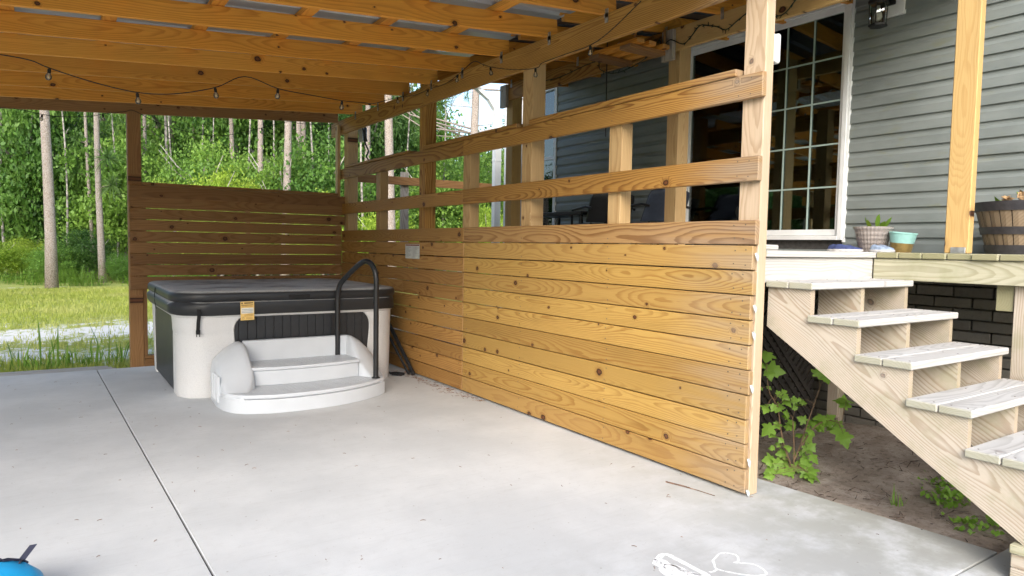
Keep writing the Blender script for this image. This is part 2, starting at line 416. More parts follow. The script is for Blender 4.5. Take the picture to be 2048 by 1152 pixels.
def quads(name, Q, mat=None):
    """Q: (N,4,3) array of quads -> mesh"""
    Q = np.asarray(Q, dtype=np.float32); N = len(Q)
    me = bpy.data.meshes.new(name)
    me.vertices.add(N*4); me.vertices.foreach_set('co', Q.reshape(-1))
    me.loops.add(N*4); me.loops.foreach_set('vertex_index', np.arange(N*4, dtype=np.int32))
    me.polygons.add(N); me.polygons.foreach_set('loop_start', np.arange(0, N*4, 4, dtype=np.int32))
    me.update(); me.validate()
    if mat: me.materials.append(mat)
    return me
def copy_tree(root, mw, label=None, group=None):
    src = WM[root.name]
    def cp(o, par):
        c = o.copy(); M2 = mw @ src.inverted() @ WM[o.name]
        WM[c.name] = M2
        if par is not None: c.parent = par; c.matrix_parent_inverse = WM[par.name].inverted()
        c.matrix_basis = M2; COL.objects.link(c)
        for ch in [q for q in COL.objects if q.parent == o]: cp(ch, c)
        return c
    r = cp(root, None)
    if label: r['label'] = label
    if group: r['group'] = group
    return r

# ================================================================== GROUND
def sandf(x, y):
    n = mnoise.noise(Vector((x*.45, y*.8, 3.1)))*.5 + mnoise.noise(Vector((x*1.5, y*2.4, 8.)))*.42 + mnoise.noise(Vector((x*4.2, y*6, 1.)))*.28
    band = math.exp(-((y-13.0)/2.6)**2)*.52
    near = .34*math.exp(-((y-10.5)/.7)**2)
    return band + near + n*.75
gx = np.concatenate([np.linspace(-90, -8, 24), np.arange(-7.6, 9, .2), np.linspace(9.5, 90, 24)])
gy = np.concatenate([np.linspace(-60, 8, 24), np.arange(8.4, 27, .2), np.linspace(28, 160, 24)])
V = []; S = []
for y in gy:
    for x in gx:
        s = sandf(x, y) if (-9 < x < 10 and 8 < y < 28) else (0.1)
        z = -.12 + .03*mnoise.noise(Vector((x*.4, y*.4, 0))) + (.02*mnoise.noise(Vector((x*2, y*2, 0))) if abs(x) < 10 else 0)
        if y < 9.6 and x > -8: z = min(z, -.11)
        if y < 8.9: z = -.35
        V.append((x, y, z)); S.append(s)
nx = len(gx)
Fc = [(j*nx+i, j*nx+i+1, (j+1)*nx+i+1, (j+1)*nx+i) for j in range(len(gy)-1) for i in range(nx-1)]
me = pymesh('lawn', V, Fc); at = me.attributes.new('sand', 'FLOAT', 'POINT'); at.data.foreach_set('value', np.array(S, dtype=np.float32))
tag(link('lawn', me, LAWN, None, None, True), kind='structure')

# slab: panels parted by saw-cut joints
slab = tag(link('concrete_slab', pymesh('concrete_slab', *prism([(-6, -5), (5.2, -5), (5.2, 1.33), (3.70, 1.33), (3.585, 2.6), (3.35, 8.5), (-6, 8.5)], -.20, -.018)), JOINT), kind='structure')
jx = lambda y: .415 + (8.47-y)*(.136/5.45)
rx = lambda y: 3.60 - (y-2.57)*.072
g2 = .005
for poly in ([(-6, 1.35), (jx(1.35)-g2, 1.35), (jx(8.55)-g2, 8.55), (-6, 8.75)],
             [(jx(1.35)+g2, 1.35), (rx(1.35), 1.35), (rx(2.6), 2.6), (rx(8.5)+.2, 8.5), (jx(8.55)+g2, 8.55)],
             [(-6, -5), (jx(-5)-g2, -5), (jx(1.34)-g2, 1.34), (-6, 1.34)],
             [(jx(-5)+g2, -5), (5.3, -5), (5.3, 1.34), (jx(1.34)+g2, 1.34)]):
    bevelled('slab_panel', prism(poly, -.17, 0), .0025, 1, CONC, slab, None)

# soil below deck and stairs
sx = np.linspace(3.4, 9, 70); sy = np.linspace(1.30, 10, 90); V = []
for y in sy:
    for x in sx:
        p = Vector((x, y, 0))
        V.append((x, y, -.05 + .05*mnoise.noise(p*1.3) + .022*mnoise.noise(p*6) + .010*mnoise.noise(p*17) + .05*max(0, min(1, (x-4.2)/1.2))))
Fc = [(j*70+i, j*70+i+1, (j+1)*70+i+1, (j+1)*70+i) for j in range(89) for i in range(69)]
tag(link('soil', pymesh('soil', V, Fc), SOIL, None, None, True), kind='structure')

# ================================================================== CARPORT ROOF
carport = thing('carport', (3.27, 5.6, 0), 'open timber carport frame with exposed rafters under a ribbed metal roof', 'carport')
SL = .068
rz = lambda x: 3.022 + SL*(x-3.27)
box('beam', (3.250, 2.36, 2.835), (3.289, 6.55, 3.02), W_RAIL, carport, .003, 'y')
box('beam', (3.251, 6.556, 2.832), (3.290, 9.33, 3.017), W_RAIL, carport, .003, 'y')
raft_y = [2.40, 3.08, 3.75, 4.41, 5.09, 5.76, 6.39, 7.06, 7.75, 8.46, 8.93]
for i, y in enumerate(raft_y):
    xe = 3.335 + random.uniform(-.01, .02)
    if i == 10: xe = 3.20
    za = rz(xe)+.07 - (.045 if i == 10 else 0); zb = rz(-3.3)+.07 - (.045 if i == 10 else 0)
    board('rafter', (xe, y, za), (-3.3, y+.037*6.6*(1 if i < 9 else .3), zb), (0, 0, 1), .14, .038, W_RAFT if i < 10 else W_BACK, carport)
for k, x in enumerate(np.arange(-3.2, 3.4, .60)):
    board('purlin', (x, 2.25, rz(x)+.161), (x, 9.15, rz(x)+.161), (1, 0, SL), .089, .038, W_RAFT, carport, .002)
# ribbed metal panels
def ribpanel(y0, y1, x0, x1, zf, n_rib, mat, parent):
    prof = []; W = (y1-y0)/n_rib
    for k in range(n_rib):
        b = y0+k*W
        prof += [(b, 0), (b+W*.62, 0), (b+W*.72, .026), (b+W*.88, .026), (b+W*.98, 0)]
    prof.append((y1, 0)); n = len(prof)
    v = [(x0, y, zf(x0)+h) for y, h in prof]+[(x1, y, zf(x1)+h) for y, h in prof]
    return link('roof_panel', pymesh('roof_panel', v, [(i, i+1, n+i+1, n+i) for i in range(n-1)]), mat, parent)
yy = 2.15
while yy < 9.1:
    ribpanel(yy, yy+.91, -3.6, 3.42, lambda x: rz(x)+.1815, 4, ROOFM, carport); yy += .912
for y in raft_y[1:10]:
    tie = join(boxvf((3.244, y-.052, 2.955), (3.2485, y-.022, 3.05)), boxvf((3.244, y-.052, 2.99), (3.2475, y-.012, 3.02)))
    link('hurricane_tie', pymesh('hurricane_tie', *tie), GALV, carport)
box('beam', (-3.06, 2.36, 2.40), (-3.02, 9.2, 2.585), W_RAFT, carport, .003, 'y')
for y in (2.5, 5.8, 8.95): box('post', (-3.02, y-.07, -.15), (-2.88, y+.07, 2.60), W_POST, carport)

# ================================================================== LONG PRIVACY FENCE
fence = thing('privacy_fence', (3.27, 5.7, 0), 'long golden pine board fence with two open rails above, right of the tub', 'fence')
PITCHZ = 1.553/11
for row in range(11):
    z0 = .018 + row*PITCHZ; hh = PITCHZ - random.choice([.005, .006, .006, .008])
    e = random.uniform(-.012, .010) + (-.022 if row == 10 else 0)
    box('board', (3.254, 2.452+e, z0), (3.2885, 5.664, z0+hh), W_TOPB if row == 10 else W_FENCE, fence, .004, 'y')
    if row in (6,):
        box('board', (3.254, 5.672, z0), (3.288, 7.02, z0+hh), W_FENC2, fence, .004, 'y')
        box('board', (3.255, 7.026, z0), (3.288, 8.93, z0+hh), W_FENC2, fence, .004, 'y')
    else:
        box('board', (3.255, 5.672, z0), (3.288, 8.93+random.uniform(-.01, .01), z0+hh-.002), W_FENC2, fence, .004, 'y')
for zb, zt, ya in ((1.783, 1.921, 2.432), (2.241, 2.376, 2.425)):
    box('rail', (3.253, ya, zb), (3.288, 5.70, zt), W_RAIL, fence, .004, 'y')
    box('rail', (3.254, 5.704, zb), (3.288, 8.98, zt-.003), W_RAIL, fence, .004, 'y')
for ya, yb, th in ((2.60, 4.625, .040), (4.80, 6.53, .036), (6.88, 8.78, .03)):
    box('cap_board', (3.245, ya, 2.3785), (3.385, yb, 2.3785+th), W_RAIL, fence, .004, 'y')
# full height posts
box('post', (3.292, 2.44, .002), (3.365, 2.585, 3.6), W_NEAR, fence, .005)
box('post', (3.292, 4.645, .002), (3.425, 4.785, 3.02), W_POST, fence, .005)
box('post', (3.292, 6.56, .002), (3.42, 6.70, 3.20), W_RAIL, fence, .005)
box('post', (3.292, 8.80, -.3), (3.43, 8.94, 2.99), W_POST, fence, .005)
# stub posts
for y0, y1 in ((3.575, 3.705), (5.63, 5.76), (7.73, 7.86)):
    box('stub_post', (3.292, y0, .02), (3.395, y1, 2.372), W_POST, fence, .005)
# screw heads at the near ends
def screwpt(x, y, z, axis):
    v, f = lathe([(.0042, -.002), (.0042, .0006), (.002, .0010)], 6)
    if axis == 'x': v = [(x-c, y+a_, z+b_) for a_, b_, c in v]
    else: v = [(x+a_, y+b_, z+c) for a_, b_, c in v]
    return v, f
sc = []
for zc in [1.852, 2.308] + [.018+PITCHZ*(r+.5) for r in range(11)]:
    for yq in (2.505, 2.575, 3.64, 4.715, 5.60, 5.73, 6.63, 7.79, 8.86):
        for dz in (-.04, .04): sc.append(screwpt(3.2528, yq+random.uniform(-.012, .012), zc+dz+random.uniform(-.006, .006), 'x'))
tag(link('screw_heads', pymesh('screw_heads', *join(*sc)), plain('dull_screw', (.16, .14, .11), .5, .5), fence), kind='stuff')
# little plastic tags stapled to the board ends
TAGM = plain('plastic_tag', (.50, .55, .57), .5, var=.2, scale=80)
for k, (z, tl) in enumerate(((1.37, .035), (1.08, .03), (.93, .035), (.63, .035), (.21, .04), (.03, .025))):
    p = [(3.256, 2.436, z+.012), (3.262, 2.428, z+.016), (3.275, 2.424, z-.004), (3.27, 2.427, z-tl), (3.262, 2.431, z-tl*.5)]
    v = p+[(a+.001, b-.0015, c) for a, b, c in p]
    link('end_tag', pymesh('end_tag', v, [(0, 1, 2, 4), (2, 3, 4), (5, 9, 7, 6), (7, 9, 8)]), TAGM, fence)

# ================================================================== BACK FENCE
bfence = thing('back_fence', (2.0, 8.93, 0), 'brown slatted board screen behind the hot tub', 'fence')
for k in range(9):
    zt = 2.012 - k*.1285 if k < 8 else .975
    zb = zt-.1225 if k < 8 else .832
    if k == 0: zt, zb = 2.015, 1.8775
    xr = 3.246 if 1.575 > zb else 3.29
    box('board', (.772, 8.900, zb), (xr, 8.928, zt-.001), W_BACK, bfence, .003, 'x')
box('top_plate', (.905, 8.905, 2.018), (3.20, 9.04, 2.052), W_BACK, bfence, .003, 'x')
box('post', (.767, 8.930, -.3), (.903, 9.068, 2.84), W_BACK, bfence, .004)
box('stud', (.904, 8.935, .062), (.944, 9.02, 2.017), W_BACK, bfence)
box('stud', (3.20, 8.935, .062), (3.24, 9.02, 2.95), W_POST, bfence)
box('stud', (2.05, 8.935, .062), (2.09, 9.02, 2.017), W_BACK, bfence)
box('bottom_plate', (.905, 8.93, .025), (3.25, 9.03, .061), W_BACK, bfence, .003, 'x')
box('bottom_board', (.905, 8.925, -.13), (3.25, 8.958, .022), W_BACK, bfence, .003, 'x')

# ================================================================== DECK
deck = thing('deck', (4.4, 5, 0), 'raised weathered plank deck between fence and house', 'deck')
y = 2.44
while y < 8.95:
    box('deck_board', (3.37, y, 1.362), (5.40, y+.138, 1.40), W_TREAD if y < 2.5 else W_GREY, deck, .004, 'x'); y += .1415
y = 2.298
while y > -1.2:
    e = random.uniform(-.012, .008)
    box('deck_board', (4.505+e, y, 1.362), (5.40, y+.1355, 1.40), W_TEND, deck, .005, 'x'); y -= .1415
box('rim_board', (4.525, -1.2, 1.222), (4.563, 2.46, 1.359), W_TEND, deck, .003, 'y')
box('riser_board', (3.372, 2.462, 1.215), (4.52, 2.50, 1.358), W_TREAD, deck, .003, 'x')
box('beam', (4.60, 1.680, 1.070), (5.38, 1.768, 1.2195), W_TEND, deck, .003, 'x')
box('post', (4.585, 1.535, -.1), (4.725, 1.672, 1.2195), W_STR, deck, .004)
for yj in (2.9, 3.5, 4.1, 4.7, 5.3, 5.9, 6.5, 7.1, 7.7, 8.3):
    box('joist', (3.40, yj, 1.20), (5.38, yj+.04, 1.358), W_GREY, deck, .002, 'x')
for (x0, y0) in ((3.50, 4.5), (3.50, 7.0), (4.62, 4.5), (4.62, 7.0), (5.18, 3.05)):
    box('post', (x0, y0, -.1), (x0+.09, y0+.09, 1.20), W_STR, deck, .004)
# rail across the far end of the deck
box('rail', (3.44, 8.955, 2.225), (5.75, 8.993, 2.335), W_BACK, deck, .003, 'x')
box('baluster', (4.14, 8.995, 1.40), (4.26, 9.03, 2.41), W_GREY, deck, .003)
# lattice skirt under the deck
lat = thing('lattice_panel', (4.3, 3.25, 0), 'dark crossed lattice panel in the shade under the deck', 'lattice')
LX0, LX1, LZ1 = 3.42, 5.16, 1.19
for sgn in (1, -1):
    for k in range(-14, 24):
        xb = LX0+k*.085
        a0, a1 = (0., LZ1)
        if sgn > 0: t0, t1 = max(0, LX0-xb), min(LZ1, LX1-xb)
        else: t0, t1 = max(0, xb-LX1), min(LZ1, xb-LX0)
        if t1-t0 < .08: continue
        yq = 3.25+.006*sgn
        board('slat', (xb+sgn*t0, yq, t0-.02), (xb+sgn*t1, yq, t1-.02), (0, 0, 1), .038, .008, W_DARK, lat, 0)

# ================================================================== STAIRCASE
stair = thing('staircase', (3.95, 1.4, 0), 'bleached wooden staircase with open risers leading up to the deck', 'staircase')
RISE, RUN, X0, X1 = .1755, .2663, 3.40, 4.475
for k in range(7):
    zt = 1.228 - k*RISE; yb = 2.462 - k*RUN
    for j in range(2):
        ya = yb-.1465*(j+1)+.004; 
        box('tread', (X0+random.uniform(-.004, .004), ya, zt-.037), (X1+random.uniform(-.006, .006), ya+.1415, zt), W_TREAD, stair, .005, 'x')
def stringer(x0, x1):
    pts = []  # (y,z) saw tooth top
    for k in range(7):
        zt = 1.228-k*RISE-.040; yb = 2.462-k*RUN
        pts += [(yb-.001, zt), (yb-RUN+.0, zt)]
    yl, zl = pts[-1]
    pts += [(yl, 0.003), (yl+.30, .003), (2.462, .965)]
    c = Vector((x0, 1.6, .6)); ax = Vector((0, -RUN, -RISE)).normalized(); ay = Vector((0, RISE, -RUN)).normalized()*-1
    az = ax.cross(ay)
    mw = Matrix.Identity(4)
    for i in range(3): mw[i][0], mw[i][1], mw[i][2], mw[i][3] = ax[i], ay[i], az[i], c[i]
    inv = mw.inverted(); n = len(pts)
    v = [inv @ Vector((x0, a, b)) for a, b in pts]+[inv @ Vector((x1, a, b)) for a, b in pts]
    f = [tuple(range(n)), tuple(range(2*n-1, n-1, -1))]+[(i, n+i, n+(i+1) % n, (i+1) % n) for i in range(n)]
    me = pymesh('stringer', v, f); bm = bmesh.new(); bm.from_mesh(me); bmesh.ops.recalc_face_normals(bm, faces=bm.faces[:]); bmesh.ops.triangulate(bm, faces=[q for q in bm.faces if len(q.verts) > 4]); bm.to_mesh(me); bm.free()
    return link('stringer', me, W_STR, stair, mw)
tsc = []
for k in range(7):
    for j in range(2):
        for xq in (3.444, 3.94, 4.434):
            for dq in (.035, .105): tsc.append(screwpt(xq+random.uniform(-.006, .006), 2.462-k*RUN-.1465*(j+1)+.004+dq, 1.2285-k*RISE, 'z'))
tag(link('screw_heads', pymesh('screw_heads', *join(*tsc)), plain('rusty_screw', (.12, .085, .06), .6, .3), stair), kind='stuff')
stringer(3.425, 3.463); stringer(3.92, 3.958); stringer(4.415, 4.453)
base = thing('step_block', (3.7, 1.0, 0), 'mossy timber block under the foot of the staircase at the right edge', 'timber block')
box('top_board', (3.395, .74, .125), (3.60, 1.20, .163), W_TEND, base, .004, 'y')
box('side_board', (3.40, .74, .064), (3.44, 1.195, .123), W_STR, base, .004, 'y')
box('side_board', (3.40, .74, .001), (3.44, 1.195, .0625), W_STR, base, .004, 'y')

# ================================================================== HOUSE
house = thing('house', (5.6, 4, 0), 'grey vinyl sided house with sliding door and white framed window', 'house')
XH = 5.43; EXP = .1143
def course(y0, y1, z, dx=0.):
    prof = [(.0, .016), (-.012, .010), (-.026, .0), (-.027, .003), (-.024, .066), (-.013, .088), (-.011, EXP+.008), (.0, EXP+.0155)]
    n = len(prof)
    v = [(XH+a+dx, y0, z+b) for a, b in prof]+[(XH+a+dx, y1, z+b) for a, b in prof]
    return link('siding_course', pymesh('siding_course', v, [(i, n+i, n+i+1, i+1) for i in range(n-1)]), SIDING, house)
zs = [1.3995+k*EXP for k in range(-1, 21)]
DO = (3.205, 4.99, 1.495, 3.46); WI = (7.08, 7.925, 1.62, 3.455)
for z in zs:
    ke = int(round((z-1.3995)/EXP))//2; ysp = (2.74, 2.30, 2.62, 1.80, 2.48)[ke % 5]
    course(-2.5, ysp, z); course(ysp-.02, DO[0] if z+EXP > DO[2]-.02 and z < DO[3] else DO[1], z, -.0022)
    if not (z+EXP > DO[2]-.02 and z < DO[3]): course(DO[1], WI[0], z)
    else: course(DO[1], WI[0], z)
    if z+EXP > WI[2] and z < WI[3]: course(WI[1], 8.22, z)
    else: course(WI[0], 8.22, z)
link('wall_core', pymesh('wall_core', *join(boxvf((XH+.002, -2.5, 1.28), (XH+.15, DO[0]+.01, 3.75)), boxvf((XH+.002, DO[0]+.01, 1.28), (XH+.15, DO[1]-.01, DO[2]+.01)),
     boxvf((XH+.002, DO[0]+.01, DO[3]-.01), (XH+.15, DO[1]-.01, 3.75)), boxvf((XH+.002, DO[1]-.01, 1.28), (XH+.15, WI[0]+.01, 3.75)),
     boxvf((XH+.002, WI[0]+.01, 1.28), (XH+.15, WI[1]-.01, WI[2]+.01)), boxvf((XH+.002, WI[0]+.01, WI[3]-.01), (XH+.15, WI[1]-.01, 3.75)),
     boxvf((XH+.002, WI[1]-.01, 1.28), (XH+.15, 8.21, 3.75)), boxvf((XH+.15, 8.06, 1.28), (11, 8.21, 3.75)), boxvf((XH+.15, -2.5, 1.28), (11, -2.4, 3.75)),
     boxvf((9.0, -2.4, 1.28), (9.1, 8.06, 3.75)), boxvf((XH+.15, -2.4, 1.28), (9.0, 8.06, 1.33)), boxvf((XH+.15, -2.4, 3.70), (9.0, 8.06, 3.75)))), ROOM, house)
box('corner_trim', (XH-.024, 8.222, 1.28), (XH+.12, 8.30, 3.75), WHITEV, house, .004)
box('ledger_board', (5.402, -2.4, 1.21), (5.425, 8.2, 1.285), W_GREY, house, .002, 'y')
# roof over the house, overhanging a little
box('eave', (5.36, -2.8, 3.76), (11.2, 8.6, 3.95), WHITEV, house, .01, 'y')
# foundation
fnd = link('foundation_wall', pymesh('foundation_wall', *boxvf((XH+.055, -2.5, -.3), (XH+.20, 8.2, 1.279))), MORTAR, house)
bme = boxmesh(.245, .068, .05, .003, BRICKM, 'brick')
CH = .079
for r in range(16):
    z = .02+r*CH
    for k in range(12):
        yb = .95+(k+(.5 if r % 2 else 0))*.257
        mw = Matrix.Translation((XH+.032+random.uniform(-.003, .003), yb, z)) @ Matrix(((0, 0, 1, 0), (1, 0, 0, 0), (0, 1, 0, 0), (0, 0, 0, 1)))
        link('brick', bme, BRICKM, fnd, mw)
# sliding door
door = link('sliding_door', pymesh('sliding_door', *join(
    boxvf((XH-.052, DO[0], DO[2]), (XH+.06, DO[0]+.035, DO[3])), boxvf((XH-.052, DO[1]-.035, DO[2]), (XH+.06, DO[1], DO[3])),
    boxvf((XH-.052, DO[0]+.035, DO[3]-.06), (XH+.06, DO[1]-.035, DO[3])), boxvf((XH-.056, DO[0]+.035, DO[2]), (XH+.06, DO[1]-.035, DO[2]+.035)))), WHITEV, house)
def panel(y0, y1, x, parent, mo=.0):
    z0, z1 = DO[2]+.037, DO[3]-.062
    for nm, lo, hi in (('stile', (x, y0, z0), (x+.035, y0+.045, z1)), ('stile', (x, y1-.045, z0), (x+.035, y1, z1)),
                       ('bottom_rail', (x, y0+.0455, z0), (x+.035, y1-.0455, z0+.05)), ('top_rail', (x, y0+.0455, z1-.05), (x+.035, y1-.0455, z1))):
        box(nm, lo, hi, WHITEV, parent, .003)
    link('pane', pymesh('pane', *boxvf((x+.012, y0+.045, z0+.05), (x+.016, y1-.045, z1-.05))), GLASS, parent)
    gy0, gy1, gz0, gz1 = y0+.045, y1-.045, z0+.05, z1-.05
    for k in (1, 2): box('grille_bar', (x+.004+mo, gy0+(gy1-gy0)*k/3-.0065, gz0), (x+.010+mo, gy0+(gy1-gy0)*k/3+.0065, gz1), MUNT, parent, 0)
    for k in range(1, 5): box('grille_bar', (x+.0042+mo, gy0, gz0+(gz1-gz0)*k/5-.0065), (x+.0098+mo, gy1, gz0+(gz1-gz0)*k/5+.0065), MUNT, parent, 0, 'y')
panel(DO[0]+.036, 4.10, XH-.015, door); panel(4.06, DO[1]-.036, XH+.022, door, .016)
bl = boxmesh(.004, .085, 1.78, 0, BLIND, 'blind_slat')
for k in range(11):
    link('blind_slat', bl, BLIND, door, Matrix.Translation((XH+.19, 4.12+k*.078, 2.46)) @ Matrix.Rotation(R(22), 4, 'Z'))
for ya_ in (DO[0]-.020, DO[1]+.0005): box('trim_channel', (XH-.036, ya_, DO[2]-.02), (XH+.001, ya_+.0195, DO[3]+.01), WHITEV, house, .002)
# window
win = link('window', pymesh('window', *join(
    boxvf((XH-.035, WI[0], WI[2]), (XH+.06, WI[0]+.05, WI[3])), boxvf((XH-.035, WI[1]-.05, WI[2]), (XH+.06, WI[1], WI[3])),
    boxvf((XH-.035, WI[0]+.05, WI[3]-.05), (XH+.06, WI[1]-.05, WI[3])), boxvf((XH-.035, WI[0]+.05, WI[2]), (XH+.06, WI[1]-.05, WI[2]+.05)),
    boxvf((XH-.012, WI[0]+.05, 2.52), (XH+.03, WI[1]-.05, 2.56)))), WHITEV, house)
for a, b in ((WI[2]+.05, 2.52), (2.56, WI[3]-.05)):
    link('pane', pymesh('pane', *boxvf((XH+.006, WI[0]+.05, a), (XH+.010, WI[1]-.05, b))), GLASS, win)
# downspout at the far corner
ds = thing('downspout', (5.36, 8.42, 0), 'white downspout with curved top at the far corner of the house', 'downspout')
def flat_tube(path, wx, wy):
    v, f = [], []
    for (x, y, z) in path:
        v += [(x-wx, y-wy, z), (x+wx, y-wy, z), (x+wx, y+wy, z), (x-wx, y+wy, z)]
    for i in range(len(path)-1):
        for k in range(4): f.append((i*4+k, i*4+(k+1) % 4, i*4+4+(k+1) % 4, i*4+4+k))
    return v, f
link('pipe', pymesh('pipe', *flat_tube([(5.36, 8.42, 0), (5.36, 8.42, 3.22), (5.34, 8.42, 3.32), (5.25, 8.42, 3.44), (5.02, 8.44, 3.60)], .05, .04)), WHITEV, ds)
box('gutter', (4.90, 8.36, 3.58), (5.06, 8.50, 3.70), WHITEV, ds, .01)
box('strap', (5.305, 8.375, 2.6), (5.415, 8.465, 2.63), WHITEV, ds, .002)

# ================================================================== PORCH ROOF
porch = thing('porch_roof', (4.6, 4, 0), 'porch roof on square pine posts along the house front', 'porch')
XP = 4.55
box('header', (XP-.005, 1.90, 3.115), (XP+.034, 4.34, 3.305), W_PORCH, porch, .003, 'y')
box('header', (XP-.004, 4.345, 3.113), (XP+.035, 7.06, 3.303), W_RAIL, porch, .003, 'y')
for y0, wmat in ((1.925, W_PORCH), (4.270, W_POST), (6.87, W_PORCH)):
    box('post', (XP+.036, y0, 1.401), (XP+(.095 if y0 < 3 else .172), y0+.135, 3.30), wmat, porch, .005)
    if y0 < 3: box('post_base', (XP+.026, y0+.012, 1.401), (XP+.035, y0+.095, 1.438), GALV, porch, .002)
for y0 in (4.285, 6.90):
    box('nailed_block', (XP-.045, y0, 3.03), (XP-.006, y0+.13, 3.29), W_GREY, porch, .003)
for k in range(9):
    y = 2.0+k*.61
    board('rafter', (3.42, y, 3.255), (5.40, y, 3.455), (0, 0, 1), .14 if k > 5 else .14, .038, W_RAFT, porch)
    if y > 2.5: link('hurricane_tie', pymesh('hurricane_tie', *boxvf((XP-.009, y-.05, 3.25), (XP-.0055, y-.02, 3.34))), GALV, porch)
ribpanel(2.45, 7.25, 3.40, 5.42, lambda x: 3.255+.101*(x-3.42)+.075, 26, ROOFD, porch)
ribpanel(2.06, 2.449, 4.30, 5.42, lambda x: 3.255+.101*(x-3.42)+.075, 3, ROOFD, porch)
box('sun_block_board', (3.372, 2.42, 3.215), (3.398, 7.25, 3.345), W_RAFT, porch, .003, 'y')  # added board: closes the gap between the roofs so no sun patch falls through
# hanging slatted shelf
shelf = thing('hanging_shelf', (4.3, 4.6, 3.08), 'slatted wooden shelf hanging under the porch rafters', 'shelf')
for xx in (4.10, 4.24, 4.40): box('slat', (xx, 4.30, 3.115), (xx+.085, 4.92, 3.15), W_RAFT, shelf, .003, 'y')
for yy in (4.36, 4.76): box('crosspiece', (4.08, yy, 3.078), (4.50, yy+.13, 3.113), W_BACK, shelf, .003, 'x')
for xx, yy in ((4.12, 4.34), (4.12, 4.88), (4.46, 4.34), (4.46, 4.88)): box('hanger', (xx-.008, yy-.008, 3.151), (xx+.008, yy+.008, 3.28), W_BACK, shelf, 0)
tubeobj('cord', [(4.3, 4.90, 3.28), (4.303, 4.90, 3.0), (4.298, 4.89, 2.7), (4.30, 4.89, 2.42)], .005, WIRE, shelf)

# ================================================================== HOT TUB
tub = thing('hot_tub', (1.93, 7.53, 0), 'square hot tub with grey shell, black slat sides and black vinyl cover', 'hot tub')
TX0, TX1, TY0, TY1 = .93, 2.985, 6.55, 8.52
def perim(off, r, n=10):
    x0, x1, y0, y1 = TX0-off, TX1+off, TY0-off, TY1+off; P = []
    for cx, cy, a0 in ((x1-r, y0+r, -90), (x1-r, y1-r, 0), (x0+r, y1-r, 90), (x0+r, y0+r, 180)):
        for k in range(n+1):
            a = R(a0+90*k/n); P.append((cx+r*math.cos(a), cy+r*math.sin(a)))
    return P
def ringloft(rows, r=.20, n=10, cap_top=False):
    v, f = [], []
    for off, z in rows: v += [(x, y, z) for x, y in perim(off, r+off, n)]
    N = 4*(n+1)
    for i in range(len(rows)-1):
        for k in range(N): f.append((i*N+k, i*N+(k+1) % N, (i+1)*N+(k+1) % N, (i+1)*N+k))
    if cap_top: f.append(tuple(range((len(rows)-1)*N, len(rows)*N)))
    return v, f
link('inner_body', pymesh('inner_body', *ringloft([(-.075, .002), (-.05, .70)], .25, 8, True)), SLATM, tub, None, 40)
link('rim', pymesh('rim', *ringloft([(-.045, .712), (-.004, .714), (.012, .718), (.020, .728), (.022, .765), (-.03, .78)], .25, 12, True)), SHELL, tub, None, 40)
